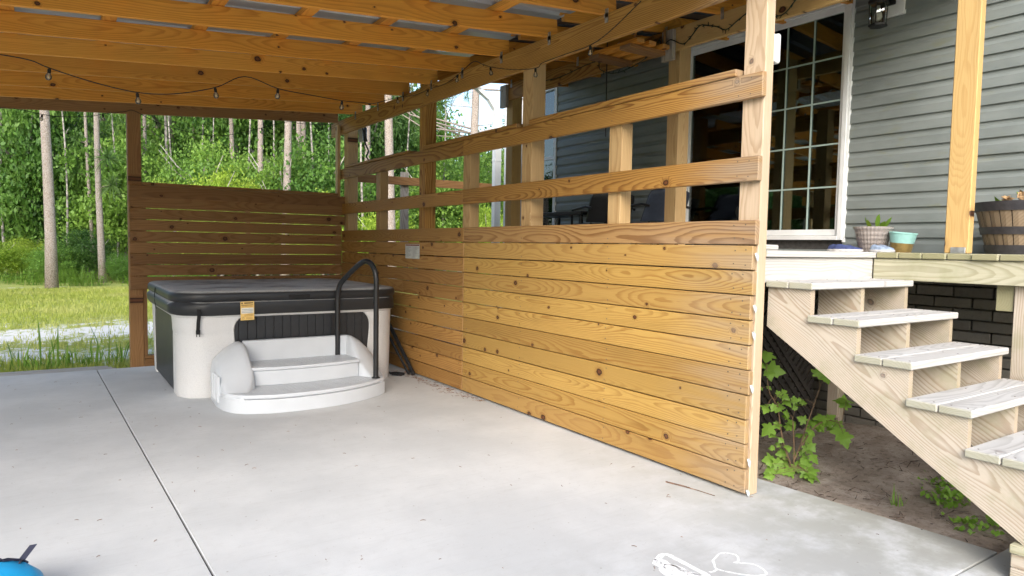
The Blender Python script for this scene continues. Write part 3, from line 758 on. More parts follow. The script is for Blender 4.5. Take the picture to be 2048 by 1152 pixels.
# corner panels: walk the outline both ways from each corner, flaring under the rim
def outline_pt(corner, s, off, r=.25):
    """corner 0..3 (front left, front right, back right, back left); s metres from the arc middle, + is counter-clockwise"""
    sx, sy = [(-1, -1), (1, -1), (1, 1), (-1, 1)][corner]
    x0 = TX0-off if sx < 0 else TX1+off; y0 = TY0-off if sy < 0 else TY1+off
    rr = max(.02, r+off); cx, cy = x0-sx*rr, y0-sy*rr
    amid = math.atan2(sy, sx); half = rr*math.pi/4
    if abs(s) <= half:
        a = amid+s/rr; return cx+rr*math.cos(a), cy+rr*math.sin(a)
    sg = 1 if s > 0 else -1; a = amid+sg*math.pi/4; e = abs(s)-half
    return cx+rr*math.cos(a)-sg*math.sin(a)*e, cy+rr*math.sin(a)+sg*math.cos(a)*e
EX = [(-.04, .09), (-.06, 0), (0, 0), (0, -.04)]
for c in range(4):
    rows = [(0.0, .0), (.004, .012), (.006, .05)]+[(.006+.010*t, .05+.50*t) for t in (.25, .5, .75, 1)]+[(.014, .575), (.020, .60), (.020, .64), (.020, .67), (.020, .70), (.020, .716), (.020, .727)]
    v, f = [], []; NS = 26
    for off, z in rows:
        Lf = .36-.05*min(1, z/.55)
        if z > .60: Lf += .13*(1-math.sqrt(max(0, 1-((z-.60)/.131)**2)))
        La, Lb = Lf+EX[c][0], Lf+EX[c][1]
        v += [(*outline_pt(c, -La+(La+Lb)*k/(NS-1), off-.012), z) for k in range(NS)]
        
    n0 = len(v)
    for off, z in rows:
        Lf = .36-.05*min(1, z/.55)
        if z > .60: Lf += .13*(1-math.sqrt(max(0, 1-((z-.60)/.131)**2)))
        La, Lb = Lf+EX[c][0], Lf+EX[c][1]
        v += [(*outline_pt(c, -La+(La+Lb)*k/(NS-1), off-.052), z) for k in range(NS)]
    nr = len(rows)
    for i in range(nr-1):
        for k in range(NS-1):
            f.append((i*NS+k, i*NS+k+1, (i+1)*NS+k+1, (i+1)*NS+k)); f.append((n0+i*NS+k+1, n0+i*NS+k, n0+(i+1)*NS+k, n0+(i+1)*NS+k+1))
        for k in (0, NS-1): f.append((i*NS+k, (i+1)*NS+k, n0+(i+1)*NS+k, n0+i*NS+k))
    for k in range(NS-1): f.append((k+1, k, n0+k, n0+k+1)); f.append(((nr-1)*NS+k, (nr-1)*NS+k+1, n0+(nr-1)*NS+k+1, n0+(nr-1)*NS+k))
    bm = bmesh.new(); me = pymesh('corner_panel', v, f); bm.from_mesh(me); bmesh.ops.recalc_face_normals(bm, faces=bm.faces[:]); bm.to_mesh(me); bm.free()
    cp = link('corner_panel', me, SHELL, tub, None, 40)
    # raised pad low on the corner
    for s in (-.14, .14):
        a = outline_pt(c, s-.012, .0035); b = outline_pt(c, s+.012, .0035)
        vv, ff = lathe([(.009, -.004), (.009, .001), (.004, .004)], 10)
        mx = (a[0]+b[0])/2; my = (a[1]+b[1])/2; d = Vector((b[1]-a[1], a[0]-b[0], 0)).normalized()
        link('screw_cap', pymesh('screw_cap', vv, ff), SHELL, cp, Matrix.Translation((mx, my, .565)) @ d.to_track_quat('Z', 'Y').to_matrix().to_4x4(), 40)
sm = boxmesh(.0765, .018, .69, .004, SLATM, 'slat')
k = 0; x = TX0+.30
while x < TX1-.25: link('slat', sm, SLATM, tub, Matrix.Translation((x, TY0+.016, .372))); x += .0785
y = TY0+.30
while y < TY1-.25:
    link('slat', sm, SLATM, tub, Matrix.Translation((TX0+.016, y, .372)) @ Matrix.Rotation(math.pi/2, 4, 'Z'))
    link('slat', sm, SLATM, tub, Matrix.Translation((TX1-.016, y, .372)) @ Matrix.Rotation(math.pi/2, 4, 'Z')); y += .0785
# cover: sagging vinyl skirt and two padded halves
rows = [(.030, .745), (.042, .742), (.050, .775), (.052, .83), (.040, .852), (.030, .858), (.045, .868), (.052, .89), (.050, .925), (.036, .944), (.010, .953)]
v, f = ringloft(rows, .26, 12); N = 52
v = [Vector(p) for p in v]
for i, p in enumerate(v):
    r_ = i//N
    if r_ <= 4:
        q = Vector((p.x*5, p.y*5, p.z*9)); d = Vector((p.x-1.93, p.y-7.53, 0)).normalized()
        v[i] = p + d*mnoise.noise(q)*.034 + Vector((0, 0, mnoise.noise(q*.6+Vector((4, 0, 0)))*.012*(1 if r_ < 2 else .4)))
top = (len(rows)-1)*N
nb = len(v)
for s, zz in ((.9, .956), (.6, .960), (.25, .961)):
    v += [Vector((1.93+(v[top+k].x-1.93)*s, 7.53+(v[top+k].y-7.53)*s, zz+.006*mnoise.noise(Vector((v[top+k].x*3*s, v[top+k].y*3*s, 1))))) for k in range(N)]
for j in range(3):
    a0 = top if j == 0 else nb+(j-1)*N; b0 = nb+j*N
    for k in range(N): f.append((a0+k, a0+(k+1) % N, b0+(k+1) % N, b0+k))
f.append(tuple(range(nb+2*N, nb+3*N)))
cov = link('cover', pymesh('cover', v, f), COVER, tub, None, 50)
box('cover_handle', (1.86, TY0-.062, .872), (2.06, TY0-.050, .912), STRAPM, cov, .003, 'x')
def strap(name, pts, wdir, wid, mat, parent):
    wdir = Vector(wdir)*wid/2; v = []
    th = Vector((wdir.y, -wdir.x, 0)).normalized()*.002
    for p in pts: v += [Vector(p)-wdir-th, Vector(p)+wdir-th, Vector(p)+wdir+th, Vector(p)-wdir+th]
    f = [(3, 2, 1, 0), tuple(range(4*len(pts)-4, 4*len(pts)))]
    for i in range(len(pts)-1):
        for k in range(4): f.append((i*4+k, i*4+(k+1) % 4, i*4+4+(k+1) % 4, i*4+4+k))
    return link(name, pymesh(name, v, f), mat, parent)
st = strap('strap', [(1.085, TY0-.045, .80), (1.084, TY0-.060, .765), (1.086, TY0-.046, .73), (1.082, TY0-.034, .68), (1.080, TY0-.030, .615)], (1, 0, 0), .030, STRAPM, cov)
box('buckle', (1.062, TY0-.040, .578), (1.098, TY0-.026, .618), STRAPM, st, .003)
box('prong', (1.064, TY0-.038, .556), (1.071, TY0-.029, .577), STRAPM, st, .001); box('prong', (1.089, TY0-.038, .556), (1.096, TY0-.029, .577), STRAPM, st, .001)
strap('strap', [(TX0-.054, 7.62, .93), (TX0-.062, 7.62, .87), (TX0-.060, 7.62, .80), (TX0-.05, 7.62, .72)], (0, 1, 0), .035, STRAPM, cov)
# yellow safety tag hanging from the cover
def paper(name, o, ux, uz, wd, ht, mat, bars, label, cat):
    """flat printed card: o = lower left corner, ux along width, uz up, front normal ux x uz"""
    ux, uz = Vector(ux), Vector(uz); n = ux.cross(uz).normalized(); o = Vector(o)
    def slab_(x0, z0, x1, z1, d0, d1):
        c = [o+ux*a+uz*b+n*d for d in (d0, d1) for a, b in ((x0, z0), (x1, z0), (x1, z1), (x0, z1))]
        return c, [(3, 2, 1, 0), (4, 5, 6, 7), (0, 1, 5, 4), (1, 2, 6, 5), (2, 3, 7, 6), (3, 0, 4, 7)]
    t = thing(name, tuple(o), label, cat)
    link('card', pymesh('card', *slab_(0, 0, wd, ht, 0, .0012)), mat, t)
    groups = {}
    for x0, z0, x1, z1, mt in bars: groups.setdefault(mt.name, (mt, []))[1].append(slab_(x0*wd, z0*ht, x1*wd, z1*ht, .0013, .0017))
    for mt, sl in groups.values(): tag(link('print', pymesh('print', *join(*sl)), mt, t), kind='stuff')
    return t
YEL = plain('yellow_card', (.74, .50, .16), .6, var=.05); INK = plain('dark_ink', (.10, .07, .04), .7); PALE = plain('pale_print', (.66, .66, .60), .6, var=.05)
INKG = plain('grey_ink', (.26, .26, .26), .7); REDP = plain('dark_red_print', (.22, .030, .024), .6); PAP = plain('white_paper', (.55, .56, .54), .6, var=.05); INKO = plain('ochre_ink', (.36, .20, .05), .7)
bars = [(.05, .36, .95, .66, PALE)]+[(.06, .87, .17, .95, INK), (.27, .885, .93, .95, INK), (.06, .80, .94, .83, INK)]
bars += [(.08, .36+.06*k+.02, .9-.1*(k % 2), .36+.06*k+.045, INKG) for k in range(1, 5)] if False else []
for k in range(4): bars.append((.08, .70+.025*k, .92-.06*(k % 2), .710+.025*k, INKO))
for k in range(5): bars.append((.25+.1*(k % 2), .20+.03*k, .90, .212+.03*k, INKO))
for a in range(12):
    aa = 2*math.pi*a/12; bars.append((.18+.08*math.cos(aa)-.012, .12+.055*math.sin(aa)-.012, .18+.08*math.cos(aa)+.012, .12+.055*math.sin(aa)+.012, INK))
for k in range(4): bars.append((.38, .05+.03*k, .9, .062+.03*k, INKO))
t = paper('safety_tag', (1.425, TY0-.078, .690), (1, 0, .02), (0, .02, 1), .118, .168, YEL, bars, 'yellow printed safety tag hanging from the hot tub cover', 'tag')
# dark print on the pale field of the tag: three text lines
for k in range(3):
    zz = .690+.168*(.41+.08*k)
    link('print', pymesh('print', *boxvf((1.436, TY0-.0800+.02*.168*(.41+.08*k)-.0008, zz), (1.530, TY0-.0799+.02*.168*(.41+.08*k), zz+.004))), INKG, t)
bars = [(.03, .89, .97, .97, REDP)]
rr = random.Random(5)
for k in range(15):
    zz = .82-.052*k
    bars.append((.04, zz, .25+.2*rr.random(), zz+.014, INKG)); bars.append((.52, zz, .70+.26*rr.random(), zz+.014, INKG))
bars.append((.72, .05, .92, .2, PALE))
paper('notice_sheet', (3.2525, 6.94, 1.245), (0, -1, 0), (0, 0, 1), .345, .155, PAP, bars, 'white notice sheet with red heading stapled to the fence', 'notice')

# ================================================================== TUB STEPS + RAIL
steps = thing('tub_steps', (1.9, 6.1, 0), 'white moulded plastic two step stair with bowed front before the tub', 'steps')
bow = [(1.175, 6.50), (1.155, 6.16), (1.175, 5.97), (1.22, 5.855), (1.31, 5.765), (1.49, 5.695), (1.70, 5.672), (1.90, 5.678), (2.12, 5.715), (2.32, 5.785), (2.50, 5.885), (2.60, 5.975), (2.635, 6.10), (2.645, 6.50)]
bevelled('lower_step', prism(bow, .001, .118), .006, 2, STEPP, steps)
ins = [(1.90+(x-1.90)*.992, 6.5+(y-6.5)*.988) for x, y in bow]
bevelled('lower_tread', prism(ins, .1195, .155), .012, 3, STEPP, steps)
up = [(1.43, 6.50), (1.43, 6.10), (1.60, 6.065), (1.90, 6.045), (2.20, 6.07), (2.41, 6.12), (2.41, 6.50)]
bevelled('upper_step', prism([(1.92+(x-1.92)*.985, 6.5+(y-6.5)*.96) for x, y in up], .156, .286), .006, 2, STEPP, steps)
bevelled('upper_tread', prism(up, .287, .318), .010, 3, STEPP, steps)
bevelled('back_panel', boxvf((1.44, 6.455, .30), (2.42, 6.515, .505)), .015, 3, STEPP, steps)
def sst(t): t = max(0., min(1., t)); return t*t*(3-2*t)
for sgn in (-1, 1):
    if sgn < 0: ysamp, xob, xof = (5.79, 6.515), ([5.79, 5.86, 5.97, 6.16, 6.52], [1.285, 1.222, 1.180, 1.160, 1.172]), (lambda y: 1.335+.105*sst((y-5.79)/.30))
    else: ysamp, xob, xof = (5.94, 6.515), ([5.94, 6.0, 6.10, 6.3, 6.52], [2.555, 2.605, 2.632, 2.638, 2.642]), (lambda y: 2.50-.095*sst((y-5.94)/.28))
    v, f = [], []; NY = 20
    for i in range(NY):
        y = ysamp[0]+(ysamp[1]-ysamp[0])*i/(NY-1); h = .145+.355*sst((y-ysamp[0]-.02)/(.60 if sgn < 0 else .48))
        xo = float(np.interp(y, *xob)); xi = xof(y); ho = .118+.66*(h-.118); d = xi-xo
        pr = [(xo, .112), (xo+.02*d, .118+.55*(ho-.118)), (xo+.07*d, ho-.03*(h/.5)), (xo+.16*d, ho), (xo+.50*d, ho+.62*(h-ho)), (xo+.80*d, h-.004), (xo+.92*d, h), (xo+1.0*d, h-.018*(h/.5)), (xo+1.04*d, .118+.45*(h-.118)), (xo+1.06*d, .145)]
        v += [(x, y, z) for x, z in pr]
    n = len(pr)
    for i in range(NY-1):
        for k in range(n-1): f.append((i*n+k, i*n+k+1, (i+1)*n+k+1, (i+1)*n+k))
    f += [tuple(range((NY-1)*n, NY*n)), tuple(range(n-1, -1, -1))]
    bm = bmesh.new(); me = pymesh('side_arm', v, f); bm.from_mesh(me); bmesh.ops.recalc_face_normals(bm, faces=bm.faces[:]); bm.to_mesh(me); bm.free()
    link('side_arm', me, STEPP, steps, None, 60)
for k in range(4):
    yy = 6.08+k*.075
    bevelled('vent_rib', boxvf((1.148, yy, .05), (1.175, yy+.022, .27)), .008, 2, STEPP, steps)
gr = []
for k in range(34):
    xx = 1.30+k*.037
    yf = 5.70+.33*((xx-1.82)/.80)**2
    gr.append(boxvf((xx, yf+.06, .1552), (xx+.014, 6.05, .1575)))
for k in range(23):
    xx = 1.49+k*.037; gr.append(boxvf((xx, 6.10, .3182), (xx+.014, 6.44, .3205)))
tag(link('grip_ridges', pymesh('grip_ridges', *join(*gr)), STEPP, steps), kind='stuff')

def smooth_path(pts, n=6):
    P = [Vector(p) for p in pts]; P = [P[0]]+P+[P[-1]]; out = []
    for i in range(1, len(P)-2):
        for k in range(n):
            t = k/n; a, b, c, d = P[i-1], P[i], P[i+1], P[i+2]
            out.append(.5*((2*b)+(-a+c)*t+(2*a-5*b+4*c-d)*t*t+(-a+3*b-3*c+d)*t**3))
    out.append(P[-2]); return out
hr = thing('handrail', (2.48, 5.98, .155), 'black arched metal handrail standing on the tub steps', 'handrail')
A, B = Vector((2.505, 5.965, 0)), Vector((2.315, 6.455, 0))
q = lambda t, z: A.lerp(B, t)+Vector((0, 0, z))
tubeobj('rail_tube', [q(0, .156), q(0, .6)]+smooth_path([q(0, .95), q(.0, 1.06), q(.04, 1.15), q(.14, 1.215), q(.28, 1.232), q(.42, 1.205), q(.62, 1.135), q(.86, 1.04), q(.95, .985), q(.99, .91), q(1., .82)], 5)+[q(1, .6), q(1, .30)], 0.0245, BLACK, hr, 14)
vv, ff = lathe([(.040, 0), (.040, .006), (.026, .012), (.024, .02)], 18)
link('foot_flange', pymesh('foot_flange', vv, ff), BLACK, hr, Matrix.Translation(q(0, .156)), 40)
pl = thing('black_pipes', (3.1, 6.75, 0), 'two black pipes leaning in the corner between tub and fence', 'pipe')
tubeobj('pipe', [(3.20, 6.60, .02), (3.10, 7.15, .62)], .020, BLACK, pl)
tubeobj('pipe', [(3.17, 6.66, .02), (3.05, 7.05, .50)], .014, BLACK, pl)
tubeobj('hose', smooth_path([(3.02, 6.75, .012), (3.08, 6.68, .014), (3.15, 6.74, .012), (3.08, 6.82, .016), (3.0, 6.78, .03), (2.97, 6.95, .10)], 5), .011, STRAPM, pl)

# ================================================================== STRING LIGHTS
def bulb_me():
    v, f = lathe([(.004, -.070), (.013, -.067), (.0195, -.056), (.0205, -.046), (.017, -.034), (.009, -.024), (.008, -.020)], 14)
    return pymesh('bulb_glass', v, f)
BG = bulb_me(); BG.materials.append(BULBG); BG.shade_smooth()
BS = pymesh('bulb_socket', *lathe([(.009, -.024), (.011, -.022), (.011, .004), (.006, .010), (.003, .014)], 12)); BS.materials.append(WIRE)
BF = pymesh('bulb_filament', *lathe([(.002, -.056), (.005, -.050), (.005, -.040), (.003, -.030), (.004, -.024)], 8)); BF.materials.append(FILA)
def string(name, pts, bulbs, label, cat='string lights'):
    t = thing(name, pts[0], label, cat)
    tubeobj('wire', smooth_path(pts, 5), .0032, WIRE, t, 6)
    for b in bulbs:
        mw = Matrix.Translation(Vector(b)+Vector((0, 0, -.012))) @ Matrix.Rotation(random.uniform(-.2, .2), 4, 'X') @ Matrix.Rotation(random.uniform(-.2, .2), 4, 'Y') @ Matrix.Scale(.88, 4)
        s = link('socket', BS, WIRE, t, mw); link('bulb', BG, BULBG, s, mw); link('filament', BF, FILA, s, mw)
ys = 5.0
PL = [(-1.6, 5.05, 2.50), (-.9, 5.02, 2.42), (-.45, 5., 2.45), (-.20, ys, 2.445), (-.06, ys, 2.435), (.03, ys, 2.405), (.25, ys, 2.355), (.49, ys, 2.325), (.70, ys, 2.345), (.95, ys, 2.42), (1.16, 5.09, 2.54), (1.36, ys, 2.47), (1.62, 5.2, 2.50), (1.95, 5.35, 2.52), (2.25, 5.6, 2.58)]
PR = [(2.25, 5.6, 2.58), (2.75, 6.6, 2.80), (3.215, 7.06, 3.0), (3.215, 6.70, 2.955), (3.215, 6.33, 2.955), (3.215, 5.98, 2.95), (3.21, 5.73, 2.985), (3.21, 5.46, 3.045), (3.21, 5.30, 2.99), (3.215, 5.15, 2.935), (3.215, 4.80, 2.845), (3.20, 4.47, 2.79), (3.17, 4.35, 2.80), (3.16, 4.05, 2.80), (3.18, 3.80, 2.81), (3.20, 3.61, 2.87), (3.21, 3.34, 2.99)]
string('string_lights', PL, [(.03, ys, 2.405), (.49, ys, 2.325), (.95, ys, 2.42), (1.36, ys, 2.47), (1.95, 5.35, 2.52)], 'black wire globe string lights swagged across under the rafters')
string('string_lights', PR, [(3.20, 7.06, 3.0), (3.20, 6.33, 2.955), (3.20, 5.73, 2.985), (3.20, 5.15, 2.935), (3.19, 4.47, 2.79), (3.18, 3.80, 2.81)], 'globe string lights draped along the beam above the fence rails')
PF = [(-1.2, 8.84, 2.74), (-.7, 8.84, 2.66), (-.37, 8.84, 2.715), (-.20, 8.84, 2.715), (-.02, 8.84, 2.69), (.15, 8.84, 2.685), (.41, 8.84, 2.72), (.55, 8.84, 2.765), (.74, 8.84, 2.81), (.83, 8.84, 2.83), (1.05, 8.84, 2.73), (1.32, 8.84, 2.665), (1.63, 8.84, 2.635), (1.9, 8.84, 2.685), (2.21, 8.84, 2.79), (2.52, 8.84, 2.90), (2.70, 8.84, 2.895), (3.1, 8.84, 2.93)]
string('string_lights', PF, [(-.02, 8.84, 2.69), (.53, 8.84, 2.755), (1.05, 8.84, 2.73), (1.63, 8.84, 2.635), (2.21, 8.84, 2.79), (2.60, 8.84, 2.885)], 'globe string lights on the far beam in front of the trees')
# green mini lights on the porch header
gl = thing('mini_lights', (4.5, 4.4, 3.2), 'dark green mini light string tangled along the porch header', 'string lights')
gp = [(4.535, 6.25, 3.21), (4.535, 5.9, 3.19), (4.535, 5.34, 3.235), (4.48, 5.2, 3.12), (4.5, 5.04, 3.055), (4.5, 4.8, 3.06), (4.48, 4.52, 3.12), (4.475, 4.42, 3.22), (4.48, 4.38, 3.15), (4.50, 4.31, 3.2)]
y = 4.2
while y > 2.3: gp.append((4.538, y, 3.20+.05*math.sin(y*13)+random.uniform(-.02, .02))); y -= .09
tubeobj('wire', smooth_path(gp, 3), .0045, WIREG, gl, 5)
mb = []
for p in smooth_path(gp, 3):
    d = Vector((random.uniform(-.4, .1), random.uniform(-1, 1), random.uniform(-1, .6))).normalized()*.03
    mb.append(tube([p, p+d], [.004, .0025], 5))
tag(link('mini_bulbs', pymesh('mini_bulbs', *join(*mb)), WIREG, gl), kind='stuff')

# ================================================================== SMALL FITTINGS
ob = thing('outlet_box', (3.40, 2.44, 2.45), 'white weatherproof outlet box on the near fence post', 'outlet box')
bevelled('box_body', boxvf((3.366, 2.452, 2.45), (3.405, 2.562, 2.605)), .010, 3, WHITEV, ob)
bevelled('box_cover', boxvf((3.4055, 2.447, 2.445), (3.438, 2.567, 2.612)), .016, 3, WHITEV, ob)
jb = thing('junction_box', (3.46, 8.72, 2.72), 'grey junction box with dangling black cable by the far post', 'junction box')
bevelled('box_body', boxvf((3.432, 8.66, 2.73), (3.50, 8.80, 2.90)), .008, 2, plain('grey_box', (.42, .46, .48), .5), jb)
tubeobj('cable', smooth_path([(3.425, 8.64, 2.92), (3.44, 8.62, 2.82), (3.46, 8.64, 2.72), (3.50, 8.62, 2.60), (3.47, 8.60, 2.52), (3.56, 8.60, 2.42), (3.66, 8.60, 2.36)], 5), .010, WIRE, jb, 6)
tubeobj('cable', smooth_path([(3.46, 8.62, 2.90), (3.45, 8.60, 2.80), (3.47, 8.61, 2.72)], 5), .016, WIRE, jb, 6)
# wall lantern
ln = thing('wall_lantern', (5.28, 2.93, 3.1), 'black wall lantern with clear panes and frosted bulb beside the door', 'lantern')
bevelled('mount_block', boxvf((5.385, 2.79, 3.20), (5.425, 2.94, 3.42)), .008, 2, WHITEV, ln)
bevelled('wall_arm', join(boxvf((5.30, 2.90, 3.36), (5.384, 2.94, 3.40)), boxvf((5.372, 2.85, 3.28), (5.384, 2.95, 3.44))), .004, 1, BLACK, ln)
cx, cy = 5.275, 2.925
hexp = lambda r, z: [(cx+r*math.cos(R(60*k+15)), cy+r*math.sin(R(60*k+15)), z) for k in range(6)]
for nm, rws in (('base', [(.055, 3.108), (.068, 3.112), (.068, 3.126), (.060, 3.130)]), ('roof', [(.066, 3.275), (.074, 3.280), (.074, 3.298), (.045, 3.345), (.012, 3.375)])):
    v = []; f = []
    for r_, z in rws: v += hexp(r_, z)
    for i in range(len(rws)-1): f += [(i*6+k, i*6+(k+1) % 6, i*6+6+(k+1) % 6, i*6+6+k) for k in range(6)]
    f += [(5, 4, 3, 2, 1, 0), tuple(range(6*len(rws)-6, 6*len(rws)))]
    link(nm, pymesh(nm, v, f), BLACK, ln)
lo, hi = hexp(.060, 3.13), hexp(.064, 3.275)
for k in range(6):
    v, f = tube([lo[k], hi[k]], .0042, 5); link('bar', pymesh('bar', v, f), BLACK, ln)
    a, b, c, d = [Vector(lo[k]), Vector(lo[(k+1) % 6]), Vector(hi[(k+1) % 6]), Vector(hi[k])]
    link('pane', pymesh('pane', [a, b, c, d], [(0, 1, 2, 3)]), PANEG, ln)
v, f = lathe([(.006, -.062), (.022, -.052), (.030, -.030), (.026, -.006), (.015, .020), (.012, .055)], 16)
link('bulb', pymesh('bulb', v, f), FROST, ln, Matrix.Translation((cx, cy, 3.212)), True)

# ================================================================== THINGS ON THE DECK
def leafquads(pts):  # list of (pos, dir, up, L, W)
    Q = []
    for p, d, n, L, W in pts:
        s = d.cross(n).normalized()*W/2
        Q.append([p, p+d*L*.45+s, p+d*L, p+d*L*.45-s])
    return Q
TAUPE = plain('taupe_pot', (.36, .315, .29), .55, var=.06)
def diamond_pot():
    g = G('embossed_taupe'); o = g.sep(g.obj())
    an = g.ma('MULTIPLY', g.ma('ARCTAN2', o[1], o[0]), 6.0); z = g.ma('MULTIPLY', o[2], 95.0)
    h = g.ma('MULTIPLY', g.ma('SINE', g.ma('ADD', g.ma('MULTIPLY', an, 2.6), z)), g.ma('SINE', g.ma('SUBTRACT', g.ma('MULTIPLY', an, 2.6), z)))
    return g.pbr((.37, .325, .30), .5, g.bump(h, .5, .006))
p1 = thing('plant_pot', (5.16, 2.82, 1.401), 'taupe diamond patterned pot with a small green plant on the deck', 'plant pot')
v, f = lathe([(.085, 0), (.090, .004), (.128, .170), (.136, .172), (.137, .186), (.128, .188), (.122, .160)], 40)
link('pot', pymesh('pot', v, f), diamond_pot(), p1, Matrix.Translation((5.16, 2.82, 1.401)), 40)
link('potting_soil', pymesh('potting_soil', *lathe([(.122, .0), (.122, .004)], 24)), SOIL, p1, Matrix.Translation((5.16, 2.82, 1.565)))
for k, (dx, dy, dz, L) in enumerate(((-.10, .08, .10, .06), (-.02, -.03, .16, .11), (.02, -.05, .12, .09), (.0, -.08, .19, .10), (-.05, .0, .12, .08), (-.04, .02, .20, .09), (.01, .10, .08, .05), (-.03, -.06, .10, .08))):
    d = Vector((dx*2, dy*2, dz*1.3)).normalized(); s = Vector((d.y, -d.x, .2)).normalized()
    b = Vector((5.16+dx*.7, 2.82+dy*.9, 1.565)); pts = []
    v = [b, b+d*L*.5+s*.020, b+d*L*.85+s*.018, b+d*L*1.15, b+d*L*.85-s*.018, b+d*L*.5-s*.020]
    link('leaf', pymesh('leaf', v, [(0, 1, 2, 3), (0, 3, 4, 5)]), LEAF_Y if k % 2 == 0 else WEED, p1)
p2 = thing('planter_pot', (5.17, 2.615, 1.401), 'tilted mint green pot with gold base on the deck', 'plant pot')
tl = Matrix.Translation((5.17, 2.615, 1.401)) @ Matrix.Rotation(R(5), 4, 'X')
v, f = lathe([(.064, 0), (.066, .003), (.077, .068)], 36); link('gold_base', pymesh('gold_base', v, f), plain('gold_paint', (.36, .25, .085), .4, .35, var=.1), p2, tl, 40)
v, f = lathe([(.0775, .0685), (.090, .136), (.094, .137), (.094, .145), (.086, .146), (.082, .10)], 36); link('mint_band', pymesh('mint_band', v, f), plain('mint_paint', (.36, .66, .60), .45, var=.04), p2, tl, 40)
# barrel planter
BPOS = (5.03, 1.77, 1.401)
bp = thing('barrel_planter', BPOS, 'brown half barrel planter with dark bands and withered leaves', 'planter')
prof = [(.215, 0), (.235, .08), (.262, .18), (.285, .27), (.298, .315)]
rad = lambda z: np.interp(z, [p[1] for p in prof], [p[0] for p in prof])
STAVE = wood('barrel_stave', (.22, .165, .11), (.13, .09, .055), knots=.03, tone=.5, grey=.2)
for k in range(26):
    a0, a1 = 2*math.pi*k/26+.012, 2*math.pi*(k+1)/26-.012; v = []
    for r_, z in prof:
        for a, dr in ((a0, 0), ((a0+a1)/2, .003), (a1, 0), (a1, -.02), (a0, -.02)): v.append((BPOS[0]+(r_+dr)*math.cos(a), BPOS[1]+(r_+dr)*math.sin(a), BPOS[2]+z))
    f = []
    for i in range(4):
        for j in range(5): f.append((i*5+j, i*5+(j+1) % 5, i*5+5+(j+1) % 5, i*5+5+j))
    f += [(4, 3, 2, 1, 0), (20, 21, 22, 23, 24)]
    link('stave', pymesh('stave', v, f), STAVE, bp)
for z0, z1 in ((.0, .055), (.120, .165), (.262, .318)):
    v, f = lathe([(rad(z0)+.002, z0), (rad(z0)+.009, z0), (rad(z1)+.009, z1), (rad(z1)+.002, z1)], 52)
    link('band', pymesh('band', v, f), plain('dark_band', (.045, .042, .046), .5), bp, Matrix.Translation(BPOS), 40)
v, f = lathe([(.27, .285), (.27, .29)], 30); link('potting_soil', pymesh('potting_soil', v, f), SOIL, bp, Matrix.Translation(BPOS))
DEAD = plain('withered_leaf', (.40, .25, .12), .8, var=.3, scale=12)
for k in range(70):
    a = random.uniform(0, 6.28); rr_ = random.uniform(0, .24)
    b = Vector((BPOS[0]+rr_*math.cos(a), BPOS[1]+rr_*math.sin(a), BPOS[2]+.30+random.uniform(0, .10)*(1-rr_/.3)))
    d = Vector((random.uniform(-1, 1), random.uniform(-1, 1), random.uniform(-.2, .7))).normalized(); s = d.orthogonal().normalized(); n = d.cross(s)
    L, W = random.uniform(.05, .10), random.uniform(.02, .035)
    v = [b, b+d*L*.4+s*W+n*.012, b+d*L*.5, b+d*L*.4-s*W+n*.012, b+d*L+n*.02]
    link('leaf', pymesh('leaf', v, [(0, 1, 2), (1, 4, 2), (0, 2, 3), (2, 4, 3)]), DEAD if k % 6 else WEED, bp)
# shoes
CANV = plain('navy_canvas', (.055, .075, .19), .85, var=.15); CANL = plain('pale_canvas', (.33, .42, .56), .8, var=.2); SOLE = plain('shoe_sole', (.62, .62, .62), .6)
def shoe(name, loc, rz_, mat, label, L=.25):
    t = thing(name, loc, label, 'shoe', None, rz_); mw = WM[t.name] @ Matrix.Diagonal((1, 1, .72, 1))
    def outline(k):
        a = 2*math.pi*k/20; x = math.cos(a)*.5*L; w = .042*(1+.18*math.cos(a))
        return x, math.sin(a)*w
    v, f = [], []
    for z, s in ((0, .97), (.004, 1.), (.022, 1.), (.024, .96)): v += [(outline(k)[0]*s, outline(k)[1]*s, z) for k in range(20)]
    for i in range(3): f += [(i*20+k, i*20+(k+1) % 20, i*20+20+(k+1) % 20, i*20+20+k) for k in range(20)]
    f += [tuple(range(19, -1, -1)), tuple(range(60, 80))]
    link('sole', pymesh('sole', v, f), SOLE, t, mw, 40)
    v, f = [], []
    for j, (h, s) in enumerate(((.024, .95), (.045, .92), (.06, .80), (.066, .62))):
        for k in range(20):
            x, y = outline(k); zz = h
            if x > .02: zz = .024+(h-.024)*max(.25, 1-(x-.02)/(.11)*.75)
            if x < -.06: zz = .024+(h-.024)*1.25
            v.append((x*s*(1 if x < 0 else .98), y*s, zz))
    for i in range(3): f += [(i*20+k, i*20+(k+1) % 20, i*20+20+(k+1) % 20, i*20+20+k) for k in range(20)]
    o = link('upper', pymesh('upper', v, f), mat, t, mw, True)
    link('tongue', pymesh('tongue', [(.05, -.02, .045), (.05, .02, .045), (-.02, .022, .078), (-.02, -.022, .078), (.02, 0, .068)], [(0, 1, 4), (1, 2, 4), (2, 3, 4), (3, 0, 4)]), mat, t, mw, True)
shoe('shoe', (5.02, 2.93, 1.401), R(-65), CANV, 'navy canvas shoe lying left of the taupe pot on the deck', .21)
shoe('shoe', (5.16, 3.06, 1.401), R(-80), CANV, 'navy canvas shoe tucked behind the other one by the pot', .23)
shoe('shoe', (5.0, 2.66, 1.401), R(-75), CANL, 'pale blue canvas shoe between the two flower pots', .17)
box('scrap', (0, 0, 0), (.1, .04, .02), W_TREAD, None) if False else None
tag(box('offcut', (3.385, 2.47, 1.402), (3.52, 2.52, 1.432), W_TREAD, None, .006, 'x'), 'short pale wood offcut lying on the deck edge by the post', 'offcut')
